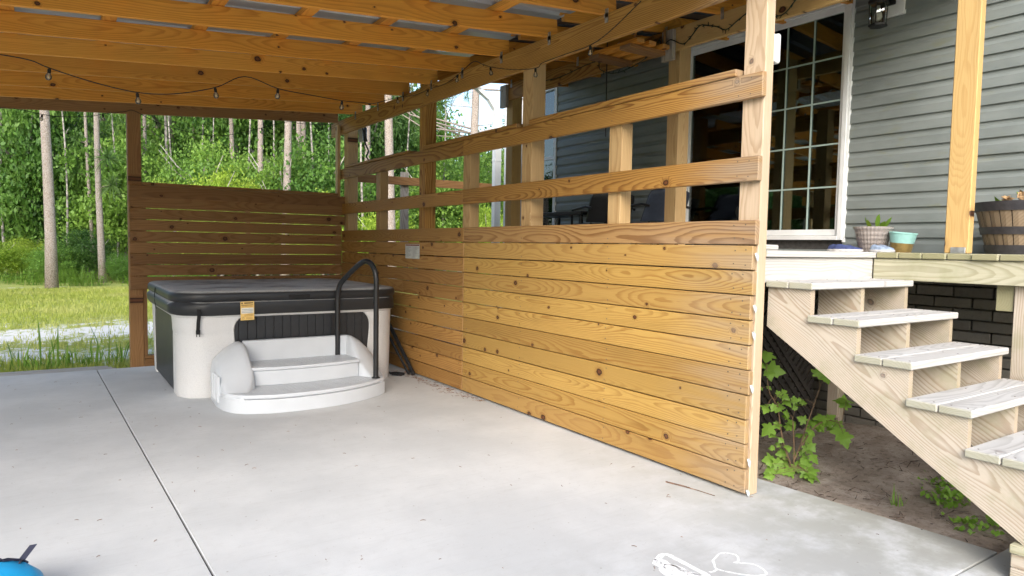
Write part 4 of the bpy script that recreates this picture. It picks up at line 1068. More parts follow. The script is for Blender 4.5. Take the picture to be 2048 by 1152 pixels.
# patio furniture seen through the rails
def chair(loc, rz_, label, back, seat):
    t = thing('patio_chair', loc, label, 'chair', 'low black patio chairs', rz_); mw = WM[t.name]
    # curved shell back with rounded top corners
    v, f = [], []; n = 13
    for z, wd, y in ((.26, .245, .10), (.40, .25, .17), (.50, .25, .215), (.545, .235, .235), (.56, .20, .24)):
        for k in range(n):
            u = -1+2*k/(n-1); v.append((u*wd, y+.05-.09*u*u, z))
    m0 = len(v); v += [(a, b+.022, c) for a, b, c in v]
    for i in range(4):
        for k in range(n-1):
            f.append((i*n+k, i*n+k+1, (i+1)*n+k+1, (i+1)*n+k)); f.append((m0+i*n+k+1, m0+i*n+k, m0+(i+1)*n+k, m0+(i+1)*n+k+1))
        f.append((i*n, (i+1)*n, m0+(i+1)*n, m0+i*n)); f.append((i*n+n-1, m0+i*n+n-1, m0+(i+1)*n+n-1, (i+1)*n+n-1))
    for k in range(n-1): f.append((4*n+k, 4*n+k+1, m0+4*n+k+1, m0+4*n+k)); f.append((k+1, k, m0+k, m0+k+1))
    link('backrest', pymesh('backrest', v, f), back, t, mw, 50)
    bevelled('seat', boxvf((-.25, -.28, .21), (.25, .16, .25)), .012, 2, back, t, 40, mw)
    for sx_ in (-1, 1):
        vv, ff = tube([(sx_*.26, -.26, 0), (sx_*.26, -.26, .36), (sx_*.27, -.22, .40), (sx_*.27, .12, .42), (sx_*.25, .20, .40)], .014, 8); link('arm', pymesh('arm', vv, ff), seat, t, mw, 50)
        vv, ff = tube([(sx_*.24, .18, .25), (sx_*.26, .26, 0)], .014, 8); link('leg', pymesh('leg', vv, ff), seat, t, mw, 50)
BLKP = plain('black_plastic', (.018, .019, .021), .35, var=.05); NAVY = plain('navy_shell', (.05, .065, .10), .35, var=.05)
chair((4.95, 5.62, 1.401), R(165), 'black patio chair beside the low table, behind the stub post', BLKP, BLKP)
chair((5.02, 4.93, 1.401), R(175), 'navy backed patio chair near the porch post, behind the rails', NAVY, BLKP)
tb = thing('patio_table', (4.95, 6.2, 1.401), 'low black patio table on the deck under the far window', 'table')
bevelled('table_top', boxvf((4.72, 5.72, 1.745), (5.18, 6.72, 1.785)), .008, 2, BLKP, tb)
for xx in (4.76, 5.12):
    for yy in (5.78, 6.64): box('leg', (xx, yy, 1.402), (xx+.035, yy+.035, 1.744), BLKP, tb, .003)
wf = thing('folding_stool', (5.0, 4.6, 1.401), 'white plastic slotted panel standing behind the porch post', 'stool')
mw = Matrix.Translation((5.0, 4.62, 1.401)) @ Matrix.Rotation(R(-24), 4, 'X')
for nm, lo, hi in (('side', (-.01, -.14, 0), (.01, -.09, .42)), ('side', (-.01, .09, 0), (.01, .14, .42)), ('top', (-.012, -.14, .421), (.012, .14, .47)), ('panel', (-.008, -.089, .0), (.008, .089, .33))):
    bevelled(nm, boxvf(lo, hi), .006, 2, WHITEV, wf, 40, mw)

# ================================================================== BLUE FLOAT, CHALK, DEBRIS
BLUE = plain('blue_fabric', (.010, .36, .72), .45, var=.05, scale=5); PURP = plain('purple_print', (.30, .27, .70), .5); NAV = plain('dark_trim', (.02, .022, .045), .6)
bt = thing('blue_bag', (-.268, 3.067, 0), 'round bright blue bag with dark rim and strap at lower left', 'bag')
BM = Matrix.Translation((-.262, 3.085, 0)) @ Matrix.Diagonal((1.0, 1.0, 1.22, 1))
v, f = lathe([(.16, 0), (.225, .02), (.238, .06), (.225, .10), (.19, .128), (.12, .148), (.05, .155), (.005, .156)], 40); link('body', pymesh('body', v, f), BLUE, bt, BM, True)
v, f = lathe([(.236, .052), (.244, .056), (.244, .068), (.236, .072)], 40); link('rim', pymesh('rim', v, f), NAV, bt, BM, 40)
link('strap', pymesh('strap', *flat_tube([(-.135, 3.20, .12), (-.10, 3.235, .155), (-.07, 3.265, .185)], .012, .004)), NAV, bt)
lac = []
for a, b in (((.02, .09), (.075, .13)), ((.075, .13), (.10, .08)), ((.10, .08), (.16, .115)), ((.16, .115), (.15, .06)), ((.03, .13), (.085, .075)), ((.085, .075), (.14, .135)), ((.14, .135), (.175, .09))):
    def sp(p):
        r_ = math.hypot(*p); return Vector((p[0], p[1], float(np.interp(r_, [0, .05, .12, .19, .225], [.156, .155, .148, .128, .10]))+.003))
    lac.append(tube([sp(a), sp(((a[0]+b[0])/2, (a[1]+b[1])/2))+Vector((0, 0, .003)), sp(b)], .004, 6))
link('lacing', pymesh('lacing', *join(*lac)), NAV, bt, BM, 40)
link('patch', pymesh('patch', *prism([(-.04, .08), (.0, .06), (.03, .10), (-.01, .13)], .150, .1555)), PURP, bt, BM)

def chalkmat():
    g = G('chalk'); p = g.pos(); k = g.step(g.noise(p, 130., 4, .75), .30, .48); k = g.ma('MULTIPLY', k, g.step(g.noise(p, 14., 3), .3, .55, .7, 1.0))
    d = g.n('BsdfDiffuse', {'Color': (.92, .92, .91)}); t = g.n('BsdfTransparent'); mx = g.n('MixShader', {0: k, 1: t.outputs[0], 2: d.outputs[0]})
    g.t.links.new(mx.outputs[0], g.out.inputs[0]); return g.m
CHALKM = chalkmat()
def ribbon(pts, wd, z):
    P = smooth_path([(x, y, z) for x, y in pts], 4); v, f = [], []
    for i, p in enumerate(P):
        t = (P[min(i+1, len(P)-1)]-P[max(i-1, 0)]).normalized(); s = Vector((-t.y, t.x, 0))*wd*random.uniform(.35, .62)
        v += [p+s, p-s]
    f = [(2*i, 2*i+1, 2*i+3, 2*i+2) for i in range(len(P)-1)]
    return v, f
HEART = [(2.46, 2.001), (2.507, 2.019), (2.549, 2.032), (2.583, 2.011), (2.595, 1.978), (2.557, 1.938), (2.526, 1.936), (2.548, 1.918), (2.585, 1.883), (2.587, 1.84), (2.57, 1.803), (2.54, 1.789), (2.486, 1.82), (2.443, 1.87), (2.41, 1.935), (2.434, 1.97), (2.46, 2.001)]
SCR = [(2.238, 2.148), (2.258, 2.129), (2.252, 2.071), (2.262, 2.029), (2.285, 1.941), (2.216, 1.999), (2.212, 2.096), (2.22, 2.127), (2.315, 2.17), (2.325, 2.1), (2.322, 2.004), (2.318, 1.92), (2.275, 1.974), (2.252, 2.083), (2.197, 2.069), (2.182, 2.004), (2.237, 1.97), (2.236, 2.081), (2.269, 2.049), (2.269, 1.951)]
tag(link('chalk_drawing', pymesh('chalk_drawing', *join(ribbon(HEART, .010, .0016), ribbon([(2.41, 1.935), (2.379, 1.927), (2.357, 1.935)], .010, .0018))), CHALKM), 'white chalk heart outline drawn on the concrete', 'chalk drawing')
tag(link('chalk_drawing', pymesh('chalk_drawing', *join(ribbon(SCR, .016, .0016), ribbon([(a+.012, b-.012) for a, b in SCR[::-1]], .014, .0019))), CHALKM), 'white chalk scribble patch beside the heart', 'chalk drawing')
deb = []
for k in range(170):
    x, y = random.uniform(-1.5, 3.5), random.uniform(1.6, 8.3)
    a = random.uniform(0, 6.28); L = random.uniform(.005, .028)
    deb.append(tube([(x, y, .003), (x+L*.5*math.cos(a), y+L*.5*math.sin(a), .005), (x+L*math.cos(a+.25), y+L*math.sin(a+.25), .003)], .0012, 4))
for k in range(170):
    y = random.uniform(5.2, 7.0); x = 3.24-abs(random.gauss(0, .07)); a = random.uniform(0, 6.28); L = random.uniform(.02, .06)
    deb.append(tube([(x, y, .003), (x+L*math.cos(a)*.8, y+L*math.sin(a), .005)], .0016, 4))
for p in (((3.05, 2.85), (3.10, 2.66), (3.12, 2.54)), ((3.06, 2.86), (3.09, 2.74), (3.10, 2.70))):
    deb.append(tube([(p[0][0], p[0][1], .003), (p[1][0], p[1][1], .005), (p[2][0], p[2][1], .003)], .0018, 4))
tag(link('leaf_litter', pymesh('leaf_litter', *join(*deb)), plain('dry_needle', (.22, .11, .055), .8, var=.3)), 'scattered dry pine needles and crumbs on the concrete', 'litter', None, 'stuff')
lit = []
for k in range(650):
    x, y = random.uniform(3.62, 5.4), random.uniform(1.4, 5.0); a = random.uniform(0, 6.28); L = random.uniform(.02, .09)
    p = Vector((x, y, 0)); z = -.05+.05*mnoise.noise(p*1.3)+.022*mnoise.noise(p*6)+.05*max(0, min(1, (x-4.2)/1.2))+.012
    lit.append(tube([(x, y, z), (x+L*math.cos(a), y+L*math.sin(a), z+random.uniform(-.005, .02))], random.uniform(.001, .003), 4))
tag(link('twig_litter', pymesh('twig_litter', *join(*lit)), plain('twig', (.14, .10, .075), .9, var=.4)), 'dark twigs and straw strewn over the soil under the stairs', 'litter', None, 'stuff')
# boards laid along the slab edge, half sunk
for k, (y0, z) in enumerate(((8.70, -.022), (8.83, -.028), (8.96, -.034))):
    tag(board('edging_board', (-5, y0+.10, z), (.60-.03*k, y0-.06, z-.01), (0, 1, 0), .11, .035, W_GREY, None), ['grey edging board nearest the slab, half sunk in grass', 'middle grey edging board lying beyond the slab', 'outer grey edging board half hidden by grass'][k], 'board')

# ================================================================== SAPLING AND WEEDS
LEAVES = [(3.864,2.768,.71,.069),(3.972,2.778,.609,.087),(3.904,2.77,.584,.046),(3.951,2.8,.491,.027),(4.012,2.762,.454,.037),(3.815,2.727,.378,.05),(3.845,2.693,.391,.037),(4.055,2.788,.36,.037),(3.975,2.678,.41,.046),(4.011,2.648,.43,.037),(4.218,2.726,.382,.032),(4.057,2.681,.373,.027),(4.173,2.702,.274,.046),(3.965,2.736,.252,.041),(4.053,2.723,.234,.046),(3.837,2.727,.239,.069),(4.198,2.626,.265,.05),(4.279,2.636,.219,.055),(4.204,2.593,.304,.064),(4.29,2.595,.264,.055),(4.324,2.552,.26,.059),(4.219,2.443,.217,.087),(4.39,2.545,.423,.087),(4.225,2.62,.603,.064),(4.197,2.552,.561,.05),(4.049,2.549,.225,.046),(4.215,2.672,.134,.055),(4.128,2.614,.096,.055),(4.151,2.667,.055,.037),(4.192,2.68,.0,.041),(4.027,2.748,.049,.05),(4.056,2.793,.104,.032),(4.002,2.677,.108,.037),(3.974,2.803,.0,.064),(3.946,2.72,-.0,.055),(4.084,2.77,.0,.041),(4.03,2.70,-.01,.05),(3.80,2.669,-.01,.055),(3.86,2.63,-.01,.037),(3.90,2.60,-.01,.055),(4.06,2.62,-.01,.055),(3.98,2.62,-.01,.041),(4.06,2.58,-.0,.064),(3.98,2.50,.0,.073),(3.96,2.46,-.01,.064),(4.04,2.59,.01,.037),(3.86,2.799,.651,.041),(3.955,2.763,.093,.027),(4.035,2.725,.324,.041),(4.141,2.741,.242,.055)]
sap = thing('maple_sapling', (4.05, 2.67, -.04), 'leafy green maple sapling growing beside the near fence post', 'sapling')
STEMS = [[(4.048,2.666,-.06),(4.054,2.67,.083),(4.053,2.682,.229),(4.051,2.689,.302)],[(4.045,2.67,-.03),(4.005,2.705,.101),(3.985,2.728,.228),(3.969,2.749,.374),(3.929,2.783,.464),(3.916,2.8,.582),(3.918,2.805,.673)],[(4.049,2.669,.01),(4.089,2.65,.121),(4.134,2.631,.277),(4.171,2.615,.396),(4.207,2.6,.515)],[(4.097,2.645,.121),(4.16,2.611,.232),(4.237,2.563,.288),(4.32,2.506,.271)],[(4.048,2.666,-.035),(4.0,2.60,.01),(3.96,2.52,.005)]]
allst = []
for s in STEMS:
    tubeobj('stem', smooth_path(s, 4), [.0055-.0035*i/(4*len(s)-4) for i in range(4*(len(s)-1)+1)], STEMM, sap, 6); allst += smooth_path(s, 8)
# maple leaf outline (unit length, base at origin)
HALF = [(0, .0), (.16, -.10), (.34, -.06), (.26, .10), (.52, .18), (.60, .36), (.42, .40), (.30, .44), (.36, .62), (.22, .66), (.14, .82), (0, 1.0)]
OUT = HALF + [(-x, y) for x, y in HALF[-2:0:-1]]
def leafmesh(fold, curl):
    c = (0, .38); v = [(x, y, -fold*abs(x) - curl*(y-.3)**2) for x, y in OUT]; n = len(v); v.append((c[0], c[1], .01))
    return pymesh('leaf', v, [(i, (i+1) % n, n) for i in range(n)])
LM = [leafmesh(.12, .18), leafmesh(.28, .30), leafmesh(.05, .42)]
for me in LM: me.materials.append(SAPL)
pet = []
for i, (x, y, z, s) in enumerate(LEAVES+[(a_+random.uniform(-.06, .06), b_+random.uniform(-.05, .05), max(-.02, c_+random.uniform(-.06, .05)), d_*.8) for a_, b_, c_, d_ in LEAVES if c_ < .55]):
    p = Vector((x, y, z)); s *= 1.45
    vdir = Vector((-.50, -.72, .48)); nrm = (vdir.normalized()*.9+Vector((random.uniform(-.6, .6), random.uniform(-.6, .6), random.uniform(-.1, .7)))).normalized()
    nearest = min(allst, key=lambda q_: (q_-p).length)
    out = (p-nearest)+Vector((random.uniform(-.03, .03), random.uniform(-.03, .03), -.03)); yv = (out-nrm*out.dot(nrm)).normalized(); xv = yv.cross(nrm)
    mw = Matrix.Identity(4); b = p-yv*s*.45
    for k in range(3): mw[k][0], mw[k][1], mw[k][2], mw[k][3] = xv[k]*s, yv[k]*s, nrm[k]*s, b[k]
    link('leaf', LM[i % 3], SAPL, sap, mw)
    if (b-nearest).length < .25: pet.append(tube([nearest, (nearest+b)/2+Vector((0, 0, .01)), b], .0014, 4))
tag(link('petioles', pymesh('petioles', *join(*pet)), STEMM, sap), kind='stuff')
def weedclump(name, loc, n, h, spread, mat, label, cat='weed', wid=.010, lean=.5):
    Q = []
    for k in range(n):
        a = random.uniform(0, 6.28); hh = h*random.uniform(.45, 1.1); b = Vector((random.gauss(0, spread), random.gauss(0, spread), 0))
        d = Vector((math.cos(a), math.sin(a), 0)); s = Vector((-d.y, d.x, 0))*wid*random.uniform(.6, 1.2); ln_ = lean*random.random()*hh
        p1_, p2_ = b+d*ln_*.35+Vector((0, 0, hh*.55)), b+d*ln_+Vector((0, 0, hh))
        Q += [[b-s*.6, b+s*.6, p1_+s, p1_-s], [p1_-s, p1_+s, p2_+s*.08, p2_-s*.08]]
    o = link(name, quads(name, np.array([[tuple(p) for p in q_] for q_ in Q]), mat), mat, None, Matrix.Translation(loc))
    return tag(o, label, cat)
weedclump('weed', (4.02, 1.98, -.07), 14, .11, .02, WEED, 'small upright weed in the soil by the slab edge', wid=.0045, lean=.9)
GW = []
for (x, y) in ((4.30, 1.82), (4.55, 1.80), (4.02, 1.60), (4.22, 1.52), (4.6, 2.0), (4.42, 1.9)):
    for k in range(60):
        b = Vector((x+random.gauss(0, .06), y+random.gauss(0, .06), -.045)); an = random.uniform(0, 6.28); L = random.uniform(.02, .05)
        d = Vector((math.cos(an), math.sin(an), random.uniform(.4, 1.4))).normalized(); sd_ = Vector((-d.y, d.x, 0)).normalized()*L*.35
        GW.append([tuple(b), tuple(b+d*L*.5+sd_), tuple(b+d*L), tuple(b+d*L*.5-sd_)])
tag(link('ground_weeds', quads('ground_weeds', np.array(GW), SAPL), SAPL), 'low green ground weeds scattered on the soil under the stairs', 'weeds', None, 'stuff')

# tall weeds along the far slab edge
ORD = ['first', 'second', 'third', 'fourth', 'fifth', 'sixth', 'seventh', 'eighth', 'ninth', 'tenth', 'eleventh', 'twelfth']
for k, (x, y, h, n) in enumerate(sorted(((-.02, 9.55, .55, 9), (.48, 9.50, .52, 10), (-.28, 9.45, .34, 12), (.22, 9.62, .30, 12), (.66, 9.45, .26, 12), (.75, 9.6, .50, 6), (-.55, 9.4, .32, 14), (.36, 9.4, .2, 16), (.12, 9.4, .2, 16), (-.95, 9.5, .40, 12), (-.12, 9.35, .2, 16), (1.3, 9.7, .35, 10)))):
    o = weedclump('weed', (x, y, -.10), n, h, .06, WEED, ORD[k]+' tall weed clump from the left along the far slab edge', 'weed', .010, .75)
    o['group'] = 'weeds along the far slab edge'
# grass
P = []
N = 0
while N < 95000:
    xs = rng.uniform(-7.5, 9, 20000); ys_ = 9.15+rng.random(20000)**1.5*15.5
    for x, y in zip(xs, ys_):
        s = sandf(x, y)
        if rng.random() < max(.10, min(1, 1.05-s*1.7)): P.append((x, y)); N += 1
P = np.array(P[:95000]); n = len(P)
a = rng.uniform(0, 2*np.pi, n); h = rng.uniform(.03, .085, n)*(1+.4*(P[:, 1] < 10.6)); wdt = rng.uniform(.004, .009, n)*(1+(P[:, 1]-9)*.07); ln_ = rng.uniform(0, .7, n)*h
d = np.stack([np.cos(a), np.sin(a)], 1); s = np.stack([-d[:, 1], d[:, 0]], 1)*wdt[:, None]
Q = np.zeros((n, 4, 3), np.float32)
z0 = -.115
Q[:, 0, :2] = P-s; Q[:, 1, :2] = P+s; Q[:, 2, :2] = P+d*ln_[:, None]+s*.15; Q[:, 3, :2] = P+d*ln_[:, None]-s*.15
Q[:, :2, 2] = z0; Q[:, 2:, 2] = z0+h[:, None]
tag(link('grass', quads('grass', Q, GRASS), GRASS), 'patchy yellow green lawn grass beyond the slab', 'grass', None, 'stuff')

# ================================================================== FOREST
def crown_mesh(name, seed, K, per, leaf, flat=1.0, mat=None):
    r = np.random.default_rng(seed)
    C = r.normal(size=(K, 3)); C /= np.linalg.norm(C, axis=1)[:, None]
    C *= (r.random(K)**.45)[:, None]*.86; C[:, 2] *= flat
    pos = (C[:, None, :]+r.normal(size=(K, per, 3))*np.array([.135, .135, .075])*(.6+.8*r.random((K, 1, 1)))).reshape(-1, 3)
    n = len(pos)
    dv = r.normal(size=(n, 3))+np.array([0, 0, -.35]); dv /= np.linalg.norm(dv, axis=1)[:, None]
    nv = r.normal(size=(n, 3))+np.array([0, -.4, .9]); s = np.cross(dv, nv); s /= np.linalg.norm(s, axis=1)[:, None]+1e-6
    L = leaf*(.6+.8*r.random(n))[:, None]; Wd = L*.30
    Q = np.stack([pos, pos+dv*L*.5+s*Wd, pos+dv*L, pos+dv*L*.5-s*Wd], 1)
    return quads(name, Q, mat)
CR = {}
for mt, nm in ((LEAF_A, 'a'), (LEAF_B, 'b'), (LEAF_Y, 'y'), (LEAF_C, 'c')):
    CR[nm] = [crown_mesh('crown', 20+i+(7 if nm == 'b' else 0), 150, 120, .050, .95, mt) for i in range(3 if nm != 'y' else 2)]
trunk_cache = {}
def blimb(h, r0, seed):
    r = random.Random(seed); parts = []
    bend = [Vector((r.uniform(-.25, .25), r.uniform(-.25, .25), 0)) for _ in range(3)]
    path = [Vector((0, 0, -.3)), Vector((0, 0, h*.25))+bend[0]*.4, Vector((0, 0, h*.5))+bend[1]*.8, Vector((0, 0, h*.8))+bend[2]*1.2]
    parts.append(tube(path, [r0, r0*.8, r0*.6, r0*.25], 7))
    for k in range(6):
        t = r.uniform(.3, .75); b = path[1].lerp(path[3], t); a = r.uniform(0, 6.28); L = h*.3
        parts.append(tube([b, b+Vector((math.cos(a)*L*.6, math.sin(a)*L*.6, L*.5)), b+Vector((math.cos(a)*L, math.sin(a)*L, L*1.0))], [r0*.35, r0*.22, r0*.08], 5))
    return pymesh('trunk', *join(*parts))
TR = [blimb(1.0, .022, k) for k in range(4)]
for me in TR: me.materials.append(BARK2); me.shade_smooth()
def broad(x, y, h, rad, nm, label, group, name='broadleaf_tree', cat='tree', low=.12):
    t = thing(name, (x, y, -.12), label, cat, group)
    sc = Matrix.Translation((x, y, -.12)) @ Matrix.Rotation(random.uniform(0, 6.28), 4, 'Z')
    link('trunk', random.choice(TR), BARK2, t, sc @ Matrix.Diagonal((h*.9, h*.9, h*.9, 1)))
    zc = h*(.5+low*.5); rz_ = h*(.5-low*.5)
    link('crown', random.choice(CR[nm]), None, t, Matrix.Translation((x, y, -.12+zc)) @ Matrix.Rotation(random.uniform(0, 6.28), 4, 'Z') @ Matrix.Diagonal((rad, rad, rz_, 1)))
# polar placement about the camera: angle from px column, distance
def col(px, dist):
    d = fwd*1.0+rgt2*((px-1024)/F_PX); d.z = 0; d /= (d.dot(Vector((fwd.x, fwd.y, 0)).normalized()))
    return d.x*dist, d.y*dist
LMK = [(-1e9, 'left of view'), (-20, 'at the far left edge'), (50, 'behind the thick lone pine'), (120, 'beside the thick pine'), (180, 'behind the slim pine'), (250, 'behind the screen post'), (315, 'just right of the screen post'), (380, 'over the screen'), (450, 'behind the paired trunks'), (510, 'above the screen'), (570, 'behind the broad right pine'), (640, 'at the right end of the screen'), (700, 'behind the corner fence post'), (770, 'between the far fence posts'), (840, 'behind the middle fence post'), (910, 'right of the middle fence post'), (970, 'left of the downspout'), (1040, 'behind the house corner')]
USED = {}
def fr_tree(px, dist, h, rad, nm, row, **k):
    x, y = col(px, dist)
    lm = [t for q_, t in LMK if px >= q_][-1]
    tone = {'c': 'light green', 'a': 'mid green', 'b': 'dark green', 'y': 'bright yellow green'}[nm]
    lab = f"{tone} {'bush' if nm == 'y' else k.get('cat', 'tree')} in the woods' {row}, {lm}"
    grp = 'woodland trees behind the lawn' if 'cat' not in k else 'bushes and shrubs of the woods'
    broad(x, y, h, rad, nm, lab, grp, **k)
rt = random.Random(4)
for px in range(-420, 1150, 105):
    fr_tree(px+rt.uniform(-20, 20), rt.uniform(40, 48), rt.uniform(11, 15) if px < 850 else rt.uniform(7.0, 9.0), rt.uniform(3.2, 4.2), 'b', 'back row')
for px in range(-400, 1120, 95):
    fr_tree(px+rt.uniform(-20, 20), rt.uniform(31, 37), rt.uniform(8.5, 12) if px < 850 else rt.uniform(5.5, 7.5), rt.uniform(2.6, 3.3), rt.choice('aacb'), 'middle row')
for px in list(range(-380, 300, 85)):
    fr_tree(px+rt.uniform(-25, 25), rt.uniform(26.5, 30), rt.uniform(6, 9.5), rt.uniform(2.0, 2.8), rt.choice('aacb'), 'front row', low=rt.choice((.0, .1, .25)))
for px in list(range(300, 1080, 90)):
    fr_tree(px+rt.uniform(-25, 25), rt.uniform(26, 30), rt.uniform(4.5, 6.5), rt.uniform(1.9, 2.5), rt.choice('cac'), 'front row', low=.02)
for px, dist, h, r_ in ((430, 24.5, 4.6, 1.5), (520, 25, 4.2, 1.1), (350, 25, 4.0, 1.2), (640, 24, 3.6, 1.3), (770, 24, 3.0, 1.4), (980, 24, 3.3, 1.2)):
    fr_tree(px, dist, h, r_, 'y', 'edge', name='bush', cat='bush', low=.0)
for px in range(-350, 330, 58):
    hh = rt.uniform(.8, 2.0)
    fr_tree(px+rt.uniform(-18, 18), rt.uniform(23.5, 26), hh, hh*rt.uniform(.45, .6), rt.choice('abay'), 'lowest edge', name='shrub', cat='shrub', low=.0)
for px in range(-360, 700, 66):
    hh = rt.uniform(2.4, 4.2)
    fr_tree(px+rt.uniform(-18, 18), rt.uniform(29.5, 34), hh, hh*rt.uniform(.5, .62), rt.choice('bba'), 'undergrowth', name='understory_shrub', cat='shrub', low=.0)
# rank growth at the foot of the woods
UG = []
for k in range(9000):
    px_, d_ = random.uniform(-420, 420), random.uniform(21.8, 27)
    x, y = col(px_, d_); cl = mnoise.noise(Vector((x*.9, y*.9, 5.)))
    if random.random() > .35+cl*1.1: continue
    hh = random.uniform(.12, .5)*(1+max(0, cl)); an = random.uniform(0, 6.28)
    b = Vector((x, y, -.12)); d = Vector((math.cos(an)*.5, math.sin(an)*.5, 1)).normalized(); sd_ = Vector((-math.sin(an), math.cos(an), 0))
    UG.append([tuple(b-sd_*.008), tuple(b+sd_*.008), tuple(b+d*hh+sd_*.004), tuple(b+d*hh-sd_*.004)])
    for j in range(4):
        p = b+d*hh*random.uniform(.35, 1); a2 = random.uniform(0, 6.28); dd = Vector((math.cos(a2), math.sin(a2), random.uniform(-.2, .6))).normalized(); L = random.uniform(.05, .13); ss = dd.cross(Vector((0, 0, 1))).normalized()*L*.3
        UG.append([tuple(p), tuple(p+dd*L*.5+ss), tuple(p+dd*L), tuple(p+dd*L*.5-ss)])
tag(link('undergrowth', quads('undergrowth', np.array(UG), WEED), WEED), 'bright green rank weeds at the foot of the woods', 'undergrowth', None, 'stuff')
# pines
def needles(C, r, n, L, w_, droop=.0):
    dv = r.normal(size=(n, 3)); dv[:, 2] += .25; dv /= np.linalg.norm(dv, axis=1)[:, None]
    s = np.cross(dv, r.normal(size=(n, 3))); s /= np.linalg.norm(s, axis=1)[:, None]+1e-6
    Ls = L*(.6+.6*r.random(n))[:, None]
    mid = C+dv*Ls*.55; end = C+dv*Ls; end[:, 2] -= (droop*Ls[:, 0]); c = np.repeat(np.array([C]), n, 0)
    return np.stack([c-s*w_*.5, c+s*w_*.5, mid+s*w_, mid-s*w_], 1), np.stack([mid-s*w_, mid+s*w_, end+s*w_*.2, end-s*w_*.2], 1)
def pine(px, dist, wpx, h, label, lo, nb, seed, lean=(0, 0), tufts=(), mat=BARK, group=None, cat='tree', name='pine_tree'):
    x, y = col(px, dist); r0 = wpx/2*dist/F_PX; r = np.random.default_rng(seed); rp = random.Random(seed)
    t = thing(name, (x, y, -.12), label, cat, group)
    path, rad = [], []
    for k in range(12):
        u = k/11; path.append(Vector((lean[0]*u*h*.1+.10*math.sin(u*5+seed), lean[1]*u*h*.1+.10*math.cos(u*4+seed), h*u-.15))); rad.append(r0*(1.22-.2*min(1, u*10))*(1-u*.72))
    mw = Matrix.Translation((x, y, -.12))
    parts = [tube(path, rad, 12)]; Q = []
    at_h = lambda z: path[0].lerp(path[-1], 0) if z <= 0 else path[min(10, int(z/h*11))].lerp(path[min(11, int(z/h*11)+1)], z/h*11-int(z/h*11))
    for k in range(nb):
        z = rp.uniform(lo, h*.98); b = at_h(z); a = rp.uniform(0, 6.28); L = (h-z)*.22+rp.uniform(.8, 1.9)
        d = Vector((math.cos(a), math.sin(a), rp.uniform(.0, .5)))
        pts = [b, b+d*L*.5+Vector((0, 0, -.05*L)), b+d*L+Vector((0, 0, .15*L))]
        parts.append(tube(pts, [r0*.22, r0*.13, r0*.04], 5))
        for q_ in range(9):
            c = pts[1].lerp(pts[2], rp.random()) + Vector((rp.gauss(0, .25), rp.gauss(0, .25), rp.gauss(0, .18)))
            Q += needles(np.array(c), r, 26, .34, .010)
    for z, dx, sz in tufts:
        b = at_h(z); c = b+rgt2*dx+Vector((0, 0, .1)); parts.append(tube([b, (b+c)/2, c], [.02, .016, .01], 5))
        Q += needles(np.array(c), r, 110, sz, .011, .25)
    link('trunk', pymesh('trunk', *join(*parts)), mat, t, mw, True)
    if Q: link('crown', quads('crown', np.concatenate(Q), NEEDLE), NEEDLE, t, mw)
    return t
pine(97, 20.4, 21, 19, 'tall thick pine trunk standing alone at the left of the lawn', 12, 18, 1, (-.12, 0))
pine(183, 26, 8, 13, 'thin young pine just left of the middle slim trunk', 9, 8, 2, (0, 0), ((5.2, -.35, .55), (4.0, -.45, .6), (6.6, .3, .6), (2.9, .2, .4)))
pine(205, 23.8, 13, 17, 'slim pine trunk to the right of the thick one, left of the screen post', 10, 10, 3, (.02, 0), ((3.4, .45, .55), (4.3, .35, .6), (6.0, .6, .7)))
pine(284, 27, 17, 19, 'grey pine trunk just right of the screen post', 11, 12, 4, (-.08, 0))
pine(298, 28, 9, 16, 'thin leaning pine trunk next to the screen post', 11, 6, 5, (-.20, 0))
pine(331, 29, 8, 12, 'pale bare thin trunk above the board screen', 11.5, 1, 6, (.03, 0), (), BARK2)
pine(389, 31, 15, 18, 'dark pine trunk deeper in the woods above the screen', 12, 8, 7)
pine(466, 29, 11, 17, 'left one of two close pine trunks above the screen middle', 11, 8, 8)
pine(479, 31, 9, 17, 'right one of two close pine trunks above the screen middle', 11, 8, 9)
pine(527, 27, 13, 18, 'straight pine trunk above the right half of the screen', 11, 10, 10)
pine(574, 24.5, 17, 19, 'broad pine trunk near the right end of the screen', 11, 12, 12)
pine(592, 27, 11, 17, 'thin pale pine trunk right beside the broad one', 11, 6, 13, (.03, 0))
pine(606, 31, 14, 18, 'pine trunk rightmost of the group above the screen', 11, 8, 14)
pine(778, 22, 20, 19, 'pine trunk seen between the rails left of the middle fence post', 9, 14, 15, (-.04, 0), ((7.2, .7, .5),))
pine(738, 30, 14, 18, 'distant pine trunk between the far fence posts', 9, 12, 16)
pine(947, 23, 21, 17, 'pine with side branches seen under the beam near the downspout', 5.0, 18, 17, (.05, 0), ((5.6, 1.2, .5), (6.2, -1.1, .5), (4.8, .9, .45), (5.2, -1.6, .5)))
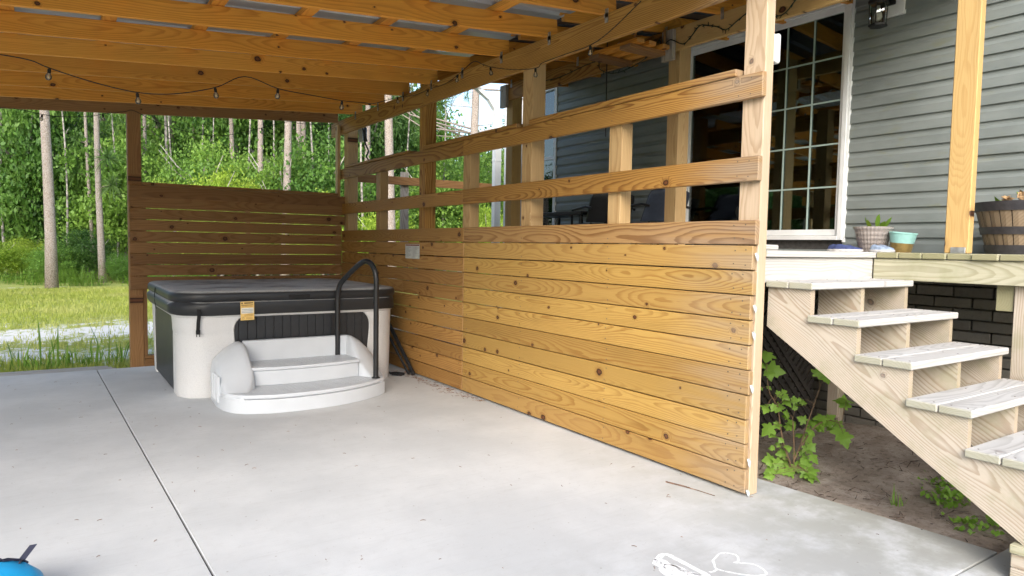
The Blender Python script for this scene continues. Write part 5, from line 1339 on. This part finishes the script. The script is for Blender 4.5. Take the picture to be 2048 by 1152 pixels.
pine(862, 33, 10, 16, 'slim distant pine right of the middle fence post', 6, 16, 18)
pine(1010, 30, 14, 17, 'pine behind the corner of the house', 7, 14, 19)
for k, (px_, w_, d_, lm_) in enumerate(((18, 6, 26, 'at the far left edge'), (58, 4, 27, 'left of the thick pine'), (140, 5, 25.5, 'right of the thick pine'), (236, 5, 27, 'left of the screen post'), (352, 5, 27, 'above the screen, left of centre'), (412, 5, 29, 'right of the dark pine'), (437, 4, 27, 'left of the paired pines'), (500, 5, 28, 'right of the paired pines'), (548, 5, 26, 'left of the broad right pine'), (626, 6, 26, 'left of the corner fence post'), (652, 4, 27, 'against the corner fence post'), (722, 6, 25, 'beside the junction box'), (812, 5, 27, 'left of the middle fence post'), (892, 6, 26, 'in the gap under the beam'))):
    pine(px_, d_, w_, rt.uniform(8, 12), 'thin pale bare sapling trunk '+lm_, 7, 3, 60+k, (rt.uniform(-.3, .3), 0), (), BARK2, 'thin pale trunks in the woods', 'tree', 'sapling_tree')
# trees beyond the frame that the door glass mirrors, and that close the woods
for k, (x, y) in enumerate(((-9, 13), (-12, 18), (-7, 19), (-15, 11), (-18, 17), (-13, 24), (-17, 4), (-22, 9), (-20, -6), (-11, -16), (4, -22), (14, -18))):
    px = 1024; t = pine(97, 20.4, 22, 17, 'tall pine of the clearing beyond the left side of the carport', 6, 16, 40+k, group='pines left of the carport')
    for o in [t]+[c for c in COL.objects if c.parent == t]:
        old = WM[o.name]; bx, by = col(97, 20.4)
        M2 = Matrix.Translation((x-bx, y-by, 0)) @ old; WM[o.name] = M2
        if o is t: o.matrix_basis = M2
        else: o.matrix_parent_inverse = WM[t.name].inverted(); o.matrix_basis = M2
for k in range(26):
    an = R(185+k*8.5) if k < 16 else R(90+k*3.2); d_ = rt.uniform(26, 36)
    if k >= 16: an = R(115+(k-16)*7)
    x, y = math.cos(an)*d_, math.sin(an)*d_
    broad(x, y, rt.uniform(6, 9), rt.uniform(3, 4), rt.choice('ab'), 'leafy tree of the woods around the clearing beyond the frame', 'woodland trees outside the view', low=.05)
